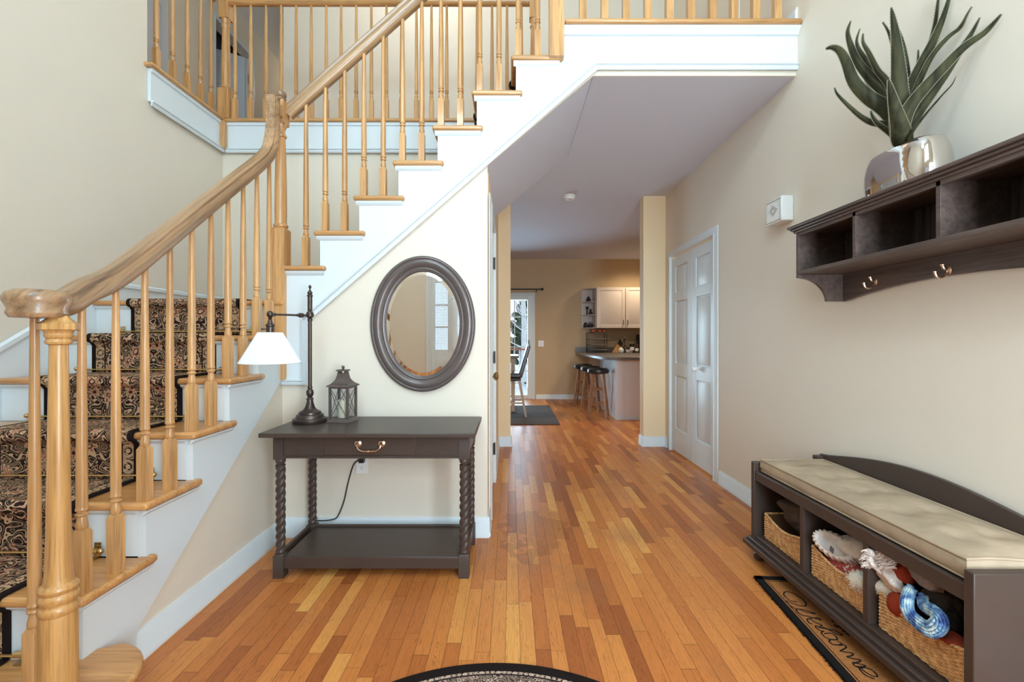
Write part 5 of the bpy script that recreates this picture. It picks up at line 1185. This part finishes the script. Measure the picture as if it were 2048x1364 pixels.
# ---------------------------------------------------------------- kitchen
cabw = plain('warm_white_cabinet', (.60, .53, .49), .4)
def cabinet(x0, x1, z0, z1, yf, yb, label, doors, hand):
    o = thing('wall_cabinet', ((x0+x1)/2, (yf+yb)/2, z0), label, 'cabinet')
    m = MB(); m.box(x0, x1, yf+.02, yb, z0, z1); m.build('body', cabw, o)
    for i, (a, b) in enumerate(doors):
        m = MB(); st_ = .06
        m.box(a, b, yf+.006, yf+.0195, z0+.003, z1-.003)
        for q in ((a, a+st_, z0+.003, z1-.003), (b-st_, b, z0+.003, z1-.003), (a+st_, b-st_, z0+.003, z0+st_), (a+st_, b-st_, z1-st_, z1-.003)): m.box(q[0], q[1], yf, yf+.006, q[2], q[3])
        i_ = .012; j_ = .03; xa, xb, za, zb = a+st_, b-st_, z0+st_, z1-st_
        m.add([(xa+i_, yf+.006, za+i_), (xb-i_, yf+.006, za+i_), (xb-i_, yf+.006, zb-i_), (xa+i_, yf+.006, zb-i_), (xa+j_, yf+.001, za+j_), (xb-j_, yf+.001, za+j_), (xb-j_, yf+.001, zb-j_), (xa+j_, yf+.001, zb-j_)], [(0, 1, 5, 4), (1, 2, 6, 5), (2, 3, 7, 6), (3, 0, 4, 7), (4, 5, 6, 7)])
        d_ = m.build('cabinet_door', cabw, o, bevel=.002, bseg=1); ORG[d_.name] = ORG[o.name]
        hx = hand[i]; m = MB(); m.tube(smooth_path([(hx, yf, z0+.07), (hx, yf-.025, z0+.085), (hx, yf-.025, z0+.14), (hx, yf, z0+.155)], 4), .006, 8); m.build('handle', M['bronze'], d_)
    return o
cabinet(1.612, 2.70, 1.385, 2.155, 8.57, YK-.001, 'warm white two-door wall cabinet above the kitchen counter', [(1.615, 2.150), (2.162, 2.697)], [2.115, 2.197])
cs2 = thing('corner_shelf', (1.5, 8.8, 1.385), 'white open end shelf unit beside the wall cabinet', 'shelf unit')
m = MB(); m.box(1.385, 1.611, YK-.015, YK-.001, 1.385, 2.155); m.box(1.600, 1.611, 8.60, YK-.015, 1.385, 2.155); m.build('frame', cabw, cs2)
for z in (1.385, 1.635, 1.885, 2.143):
    m = MB(); pp = [(1.5995, YK-.0155), (1.39, YK-.0155)] + [(1.5995-.205*math.cos(t), YK-.0155-.30*math.sin(t)) for t in [i*PI/24 for i in range(1, 13)]]; m.prism(pp, 'z', z, z+.012); m.build('shelf_board', cabw, cs2)
def fig(name, prof, x, y, z, label, cat='figurine', mt=None, extra=None):
    m = MB(); m.lathe(prof, x, y, 14, z); 
    if extra: extra(m, x, y, z)
    return tag(m.build(name, mt or M['black'], None, angle=40), label, cat)
fig('pottery_house', [(.035, 0), (.042, .03), (.034, .06), (.012, .095), (.003, .115)], 1.50, 8.80, 1.898, 'dark pointed ornament on the top corner shelf')
fig('goblet_vase', [(.022, 0), (.012, .02), (.010, .09), (.024, .12), (.034, .155), (.02, .158)], 1.475, 8.80, 1.648, 'tall dark goblet on the middle corner shelf')
fig('seated_figurine', [(.03, 0), (.034, .035), (.018, .07), (.014, .082), (.020, .10), (.004, .12)], 1.54, 8.79, 1.648, 'small dark seated figurine beside the goblet')
fig('dark_pitcher', [(.034, 0), (.040, .03), (.030, .07), (.024, .085), (.032, .10)], 1.445, 8.82, 1.398, 'small dark pitcher on the bottom corner shelf', 'pitcher')
fig('dark_teapot', [(.036, 0), (.050, .03), (.046, .06), (.02, .075), (.005, .09)], 1.535, 8.79, 1.398, 'squat dark teapot with arched handle on the bottom corner shelf', 'teapot', None, lambda m, x, y, z: m.tube(smooth_path([(x-.05, y, z+.04), (x-.035, y, z+.09), (x, y, z+.11), (x+.035, y, z+.09), (x+.05, y, z+.04)], 4), .005, 6))
# peninsula base, countertop with backsplash
pb = thing('peninsula_cabinet', (2.2, 7.8, 0), 'white kitchen peninsula base below the grey counter', 'kitchen cabinet')
pen = plain('peninsula_white', (.74, .70, .72), .5)
m = MB(); m.box(1.53, 3.2, 6.65, 8.30, 0, .875); m.box(1.53, 3.2, 8.30, YK-.001, .0, .875); m.build('body', pen, pb, bevel=.003)
m = MB(); m.box(1.522, 1.545, 6.638, 6.66, 0, .875); m.box(1.545, 3.2, 6.642, 6.65, 0, .05); m.build('corner_trim', M['white'], pb)
tp = thing('countertop', (2.2, 7.8, .876), 'grey laminate counter with overhang for the stools and dark backsplash', 'countertop')
lam = plain('grey_laminate', (.16, .14, .135), .3, vary=.25, vscale=60)
m = MB(); m.prism([(1.27, YK-.002), (1.27, 8.2), (1.33, 6.75), (1.43, 6.57), (3.2, 6.57), (3.2, YK-.002)], 'z', .876, .918); m.build('worktop', lam, tp, bevel=.004)
m = MB(); m.box(1.26, 3.2, YK-.02, YK-.001, .918, 1.02); m.build('backsplash', lam, tp)
o = outlet(1.90, 6.6415, .58, 'white double outlet on the end of the kitchen peninsula')
m = MB(); m.box(2.045, 2.125, 6.60, 6.6415, .62, .66) ; m.build('plug_adapter', M['black'], o) if False else None
sw = thing('light_switch', (.588, YK-.01, 1.03), 'white light switch on the tan kitchen wall', 'light switch')
m = MB(); m.box(.535, .645, YK-.008, YK-.001, 1.03, 1.15); m.build('plate', M['plate'], sw, bevel=.002)
for x in (.565, .615): m = MB(); m.box(x-.005, x+.005, YK-.016, YK-.008, 1.08, 1.10); m.build('toggle', M['plate'], sw)
cr = thing('curtain_rod', (0, 8.86, 2.15), 'black curtain rod above the sliding door', 'curtain rod')
m = MB(); m.tube([(-1.6, 8.87, 2.15), (.595, 8.87, 2.15)], .012, 12); m.build('rod', M['black'], cr)
m = MB(); m.ball((.61, 8.87, 2.15), .026, 12); m.build('finial', M['black'], cr)
for x in (.50, -1.4): m = MB(); m.box(x-.01, x+.01, 8.86, YK-.0005, 2.10, 2.14); m.build('rod_bracket', M['black'], cr)
# fruit rack and fruit
fr_ = thing('fruit_rack', (1.645, 8.72, .919), 'black wire tiered rack on the counter under the shelves', 'rack')
m = MB(); xa, xb, ya, yb = 1.475, 1.815, 8.60, 8.84
for y in (ya, yb): m.tube([(xa, y, .922), (xa, y, 1.30), (xb, y, 1.30), (xb, y, .922)], .008, 6)
m.build('wire_frame', M['black'], fr_)
for z in (.975, 1.07, 1.18, 1.296):
    m = MB(); m.tube([(xa, ya, z), (xb, ya, z), (xb, yb, z), (xa, yb, z)], .008, 6, closed=True); m.box(xa, xb, ya, yb, z-.003, z+.002); m.build('tray', plain('dark_wire_tray', (.10, .09, .09), .4, .5), fr_)
apples = [(1.570, 8.68), (1.615, 8.74), (1.690, 8.67), (1.735, 8.73), (1.765, 8.68)]
ap0 = None; APL = ['golden red apple at the end of the rack top', 'second apple from the left on the rack, partly behind', 'red apple in the middle of the rack top', 'deep red apple set back on the rack top', 'red apple at the right end of the rack top']
for i, (x, y) in enumerate(apples):
    if ap0 is None:
        m = MB(); m.ball((x, y, 1.334), (.038, .038, .034), 16, None, lambda d: 1-.18*max(0, abs(d.z)-.75)*3)
        ap0 = m.build('apple', plain('apple_skin', (.62, .16, .08), .35, vary=.4, vscale=25), None); tag(ap0, APL[0], 'apple', 'apples on top of the fruit rack')
        s_ = MB(); s_.tube([(x, y, 1.36), (x+.004, y, 1.378)], .002, 5); s_.build('stalk', M['black'], ap0)
    else: copytree(ap0, None, (x-apples[0][0], y-apples[0][1], 0), APL[i])
kb = thing('knife_block', (2.02, 8.72, .919), 'wooden knife block with black handled knives', 'knife block')
m = MB(); m.prism([(1.925, .9195), (2.10, .9195), (2.10, 1.02), (2.03, 1.10)], 'y', 8.68, 8.78); m.build('block', M['oak'], kb, bevel=.004)
for i in range(9):
    a = (i % 3)*.028; b = (i//3)*.030; m = MB(); p = Vector((2.05+a*.6, 8.70+b, 1.075-a*.9)); m.tube([p, p+Vector((.045, 0, .085))], [.010, .013], 8); m.build('knife_handle', M['black'], kb)
mt_ = thing('mug_tree', (2.19, 8.78, .919), 'wire rack of coffee pods between knife block and canisters', 'pod rack')
m = MB(); m.lathe([(.07, .9195), (.07, .93), (.008, .935), (.008, 1.22), (.002, 1.235)], 2.19, 8.80, 16); m.build('stand', M['bronze'], mt_)
for i in range(16):
    m = MB(); a = i*2.4; z = .965+.015*i; m.lathe([(.018, 0), (.023, .025), (.024, .028)], 2.19+.052*math.cos(a), 8.80+.052*math.sin(a), 10, z); m.build('coffee_pod', plain('pod_foil', (.55, .36, .28), .4, .3), mt_)
def jar(name, prof, x, y, label, mt, cat, seg=18): m = MB(); m.lathe(prof, x, y, seg, .9185); return tag(m.build(name, mt, None), label, cat)
jar('sugar_bowl', [(.03, 0), (.048, .02), (.054, .045), (.046, .075), (.03, .088), (.012, .095), (.012, .105), (.004, .11)], 2.06, 8.52, 'round white lidded sugar bowl in front of the knife block', M['plate'], 'bowl')
cu = jar('teacup', [(.022, 0), (.03, .005), (.044, .03), (.052, .06), (.049, .06), (.038, .02), (.01, .01)], 2.19, 8.52, 'low white teacup beside the sugar bowl', M['plate'], 'cup')
m = MB(); m.tube(smooth_path([(2.235, 8.52, .965), (2.268, 8.52, .962), (2.262, 8.52, .938), (2.228, 8.52, .935)], 4), .005, 6); m.build('handle', M['plate'], cu)
mg = jar('coffee_mug', [(.036, 0), (.040, .004), (.040, .09), (.037, .09), (.036, .01), (.01, .008)], 2.475, 8.50, 'white mug in front of the coffee maker', M['plate'], 'mug')
m = MB(); m.tube(smooth_path([(2.51, 8.50, .99), (2.54, 8.50, .98), (2.54, 8.50, .95), (2.51, 8.50, .94)], 4), .005, 6); m.build('handle', M['plate'], mg)
jr = jar('coffee_canister', [(.042, 0), (.043, .005), (.043, .135), (.045, .137), (.045, .165), (.04, .168)], 2.31, 8.70, 'black lidded canister with pale label beside the pod rack', M['black'], 'canister')
m = MB(); m.lathe([(.0435, .05), (.0435, .11)], 2.31, 8.70, 18, .9185); m.build('jar_label', M['plate'], jr)
jr = jar('cocoa_tin', [(.034, 0), (.035, .005), (.035, .12), (.037, .122), (.037, .155), (.03, .158)], 2.40, 8.68, 'brown tin with pale label next to the coffee maker', plain('cocoa_brown', (.08, .04, .03), .4), 'canister')
m = MB(); m.lathe([(.0355, .03), (.0355, .085)], 2.40, 8.68, 18, .9185); m.build('jar_label', M['plate'], jr)
cm = thing('coffee_maker', (2.56, 8.72, .919), 'black pod coffee maker partly hidden by the pillar', 'coffee maker')
m = MB(); m.box(2.44, 2.68, 8.60, 8.86, .9195, .945); m.box(2.44, 2.68, 8.74, 8.86, .945, 1.20); m.build('body', M['black'], cm, bevel=.01)
m = MB(); m.box(2.43, 2.69, 8.60, 8.86, 1.14, 1.27); m.build('brew_head', M['black'], cm, bevel=.02, bseg=3)
m = MB(); m.box(2.52, 2.60, 8.585, 8.60, 1.16, 1.19); m.build('handle', M['nickel'], cm)
# ---------------------------------------------------------------- bar stools
swood = wood('stool_wood', (.46, .22, .10), (.24, .10, .045), 'z')
def make_stool(x, y):
    o = thing('bar_stool', (x, y, 0), 'wooden bar stool with round black cushion, nearest of three beside peninsula', 'stool', 'bar stools along the peninsula')
    m = MB(); m.lathe([(.12, .655), (.145, .66), (.162, .675), (.166, .70), (.158, .722), (.13, .735), (.06, .742), (.01, .742)], x, y, 32); m.build('seat', M['blackleather'], o)
    tops = []; 
    for a in (.45, .45+PI/2, .45+PI, .45+1.5*PI):
        t = Vector((x+.10*math.cos(a), y+.10*math.sin(a), .66)); b = Vector((x+.195*math.cos(a), y+.195*math.sin(a), .002)); m = MB(); m.tube([t, t.lerp(b, .5), b], [.015, .019, .014], 10); m.build('leg', swood, o); tops.append((t, b))
    for i in range(4):
        for z in ((.20, .42) if i % 2 == 0 else (.26, .48)):
            k = 1-z/.66; p = tops[i][0].lerp(tops[i][1], k); q = tops[(i+1) % 4][0].lerp(tops[(i+1) % 4][1], k); m = MB(); m.tube([p, p.lerp(q, .5), q], [.008, .012, .008], 8); m.build('rung', swood, o)
    return o
s0 = make_stool(1.325, 6.92)
for (x, y), lb in (((1.305, 7.45), 'wooden bar stool with round black cushion, middle of three beside peninsula'), ((1.27, 8.02), 'wooden bar stool with round black cushion, farthest of three beside peninsula')):
    c = copytree(s0, None, (x-1.325, y-6.92, 0), lb)
# ---------------------------------------------------------------- dining corner
rg = MB(); rg.box(-2.2, .675, 6.24, 8.0, .0005, .014); tag(rg.build('dining_rug', cloth('grey_brown_pile', (.085, .07, .068), vary=.3, vs=80), None, bevel=.004), 'dark grey rectangular rug under the dining chair', 'rug')
dc = thing('dining_chair', (.02, 6.98, .0145), 'tall dark leather dining chair with pale tapered legs', 'chair')
lth = plain('dark_leather', (.045, .035, .035), .3); pale = plain('pale_wood', (.60, .42, .30), .5)
m = MB(); m.box(-.24, .16, 6.76, 7.20, .60, .67); m.box(-.23, .15, 6.77, 7.19, .55, .60); m.build('seat', lth, dc, bevel=.02, bseg=3)
m = MB(); m.prism([(.10, .60), (.165, .60), (.29, 1.06), (.285, 1.085), (.245, 1.08)], 'y', 6.765, 7.195); m.build('backrest', lth, dc, bevel=.012, bseg=2)
for (x, y, tx) in ((.125, 6.79, .225), (.125, 7.17, .225), (-.21, 6.79, -.21), (-.21, 7.17, -.21)):
    m = MB(); m.add([(x-.022, y-.02, .56), (x+.022, y-.02, .56), (x+.022, y+.02, .56), (x-.022, y+.02, .56), (tx-.016, y-.016, .015), (tx+.016, y-.016, .015), (tx+.016, y+.016, .015), (tx-.016, y+.016, .015)], [(0, 1, 2, 3), (4, 7, 6, 5), (0, 4, 5, 1), (1, 5, 6, 2), (2, 6, 7, 3), (3, 7, 4, 0)]); m.build('leg', pale, dc)
for y in (6.79, 7.17): m = MB(); m.box(-.20, .17, y-.010, y+.010, .21, .235); m.build('stretcher', pale, dc)
m = MB(); m.box(-.01, .01, 6.79, 7.17, .24, .26); m.build('stretcher', pale, dc)
dt = thing('dining_table', (-.75, 7.5, .0145), 'counter-height dark topped dining table beside the leather chair', 'table')
m = MB(); m.box(-1.6, .125, 7.22, 7.95, .875, .915); m.build('tabletop', wood('walnut_top', (.20, .10, .06), (.09, .045, .03), 'x'), dt, bevel=.006)
m = MB(); m.box(-1.5, .07, 7.27, 7.90, .80, .874); m.build('apron', pale, dt)
for x in (-1.50, .0):
    for y in (7.28, 7.85): m = MB(); m.box(x, x+.06, y, y+.06, .015, .80); m.build('leg', pale, dt, bevel=.004)
# ---------------------------------------------------------------- outdoors behind the sliding door
snow = plain('snow', (.82, .86, .90), .8, bump=.3, bscale=6)
m = MB(); m.box(-4, 6, 11.6, 34, -.6, -.5); struct(m.build('ground', snow))
m = MB(); m.box(-3, 4, YK+.13, 11.6, -.12, -.03); struct(m.build('deck', snow))
dk = thing('deck_railing', (0, 11.4, -.03), 'deck railing with red-brown top rail and white balusters outside', 'railing')
m = MB(); m.box(-3, 4, 11.35, 11.49, .90, .94); m.build('top_rail', plain('redwood_rail', (.40, .10, .08), .5), dk)
m = MB(); m.box(-3, 4, 11.40, 11.44, .05, .10); m.build('bottom_rail', M['white'], dk)
for i in range(24):
    x = -1.4+.135*i; m = MB(); m.box(x-.02, x+.02, 11.40, 11.44, -.02, .90); m.build('baluster', M['white'], dk)
def tree(name, x, y, h, r, label, birch=True, seed=1):
    rnd = random.Random(seed); o = thing(name, (x, y, -.5), label, 'tree')
    bark = plain('pale_bark', (.62, .62, .62), .8, vary=.3, vscale=8) if birch else plain('brown_bark', (.14, .10, .08), .9)
    m = MB(); top = Vector((x+rnd.uniform(-.4, .4), y, h)); P = smooth_path([(x, y, -.5), (x+rnd.uniform(-.2, .2), y, h*.3), (x+rnd.uniform(-.4, .4), y, h*.65), top], 5)
    m.tube(P, [r*(1-.8*i/(len(P)-1)) for i in range(len(P))], 10); m.build('trunk', bark, o)
    m = MB()
    for i in range(34):
        t = rnd.uniform(.2, .95); p = P[int(t*(len(P)-1))]; a = rnd.uniform(0, 2*PI); L_ = rnd.uniform(.6, 1.6)*(1.1-t*.6); q = p+Vector((math.cos(a)*L_, math.sin(a)*L_*.6, L_*.7)); mid_ = p.lerp(q, .5)+Vector((0, 0, -.1))
        m.tube([p, mid_, q], [r*.3*(1-t*.5), r*.16, r*.04], 5)
        for j in range(3): e = mid_.lerp(q, rnd.random())+Vector((rnd.uniform(-.4, .4), rnd.uniform(-.3, .3), rnd.uniform(0, .5))); m.tube([mid_, e], [r*.1, r*.03], 4)
    m.build('branches', bark, o)
    if not birch:
        m = MB()
        for i in range(420):
            z = rnd.uniform(.2, h); w_ = (1-z/h)*1.7+.1; a = rnd.uniform(0, 2*PI); q = w_*math.sqrt(rnd.random()); m.ball((x+q*math.cos(a), y+q*math.sin(a), z), (.22, .22, .10), 6, (rnd.random(), rnd.random(), rnd.random()))
        m.build('foliage', plain('evergreen', (.05, .085, .045), .9, vary=.5, vscale=3), o)
tree('birch_tree', .42, 15.5, 6.5, .11, 'pale bare tree standing beyond the deck railing', True, 3)
tree('evergreen_tree', .95, 19.5, 3.6, .12, 'dark evergreen beyond the deck, behind the bare tree', False, 5)
tree('evergreen_tree', -1.6, 25, 3.2, .12, 'low dark evergreen farther back beyond the deck', False, 6)
tree('birch_tree', -1.2, 17, 6.5, .10, 'second bare tree farther left beyond the deck', True, 8)
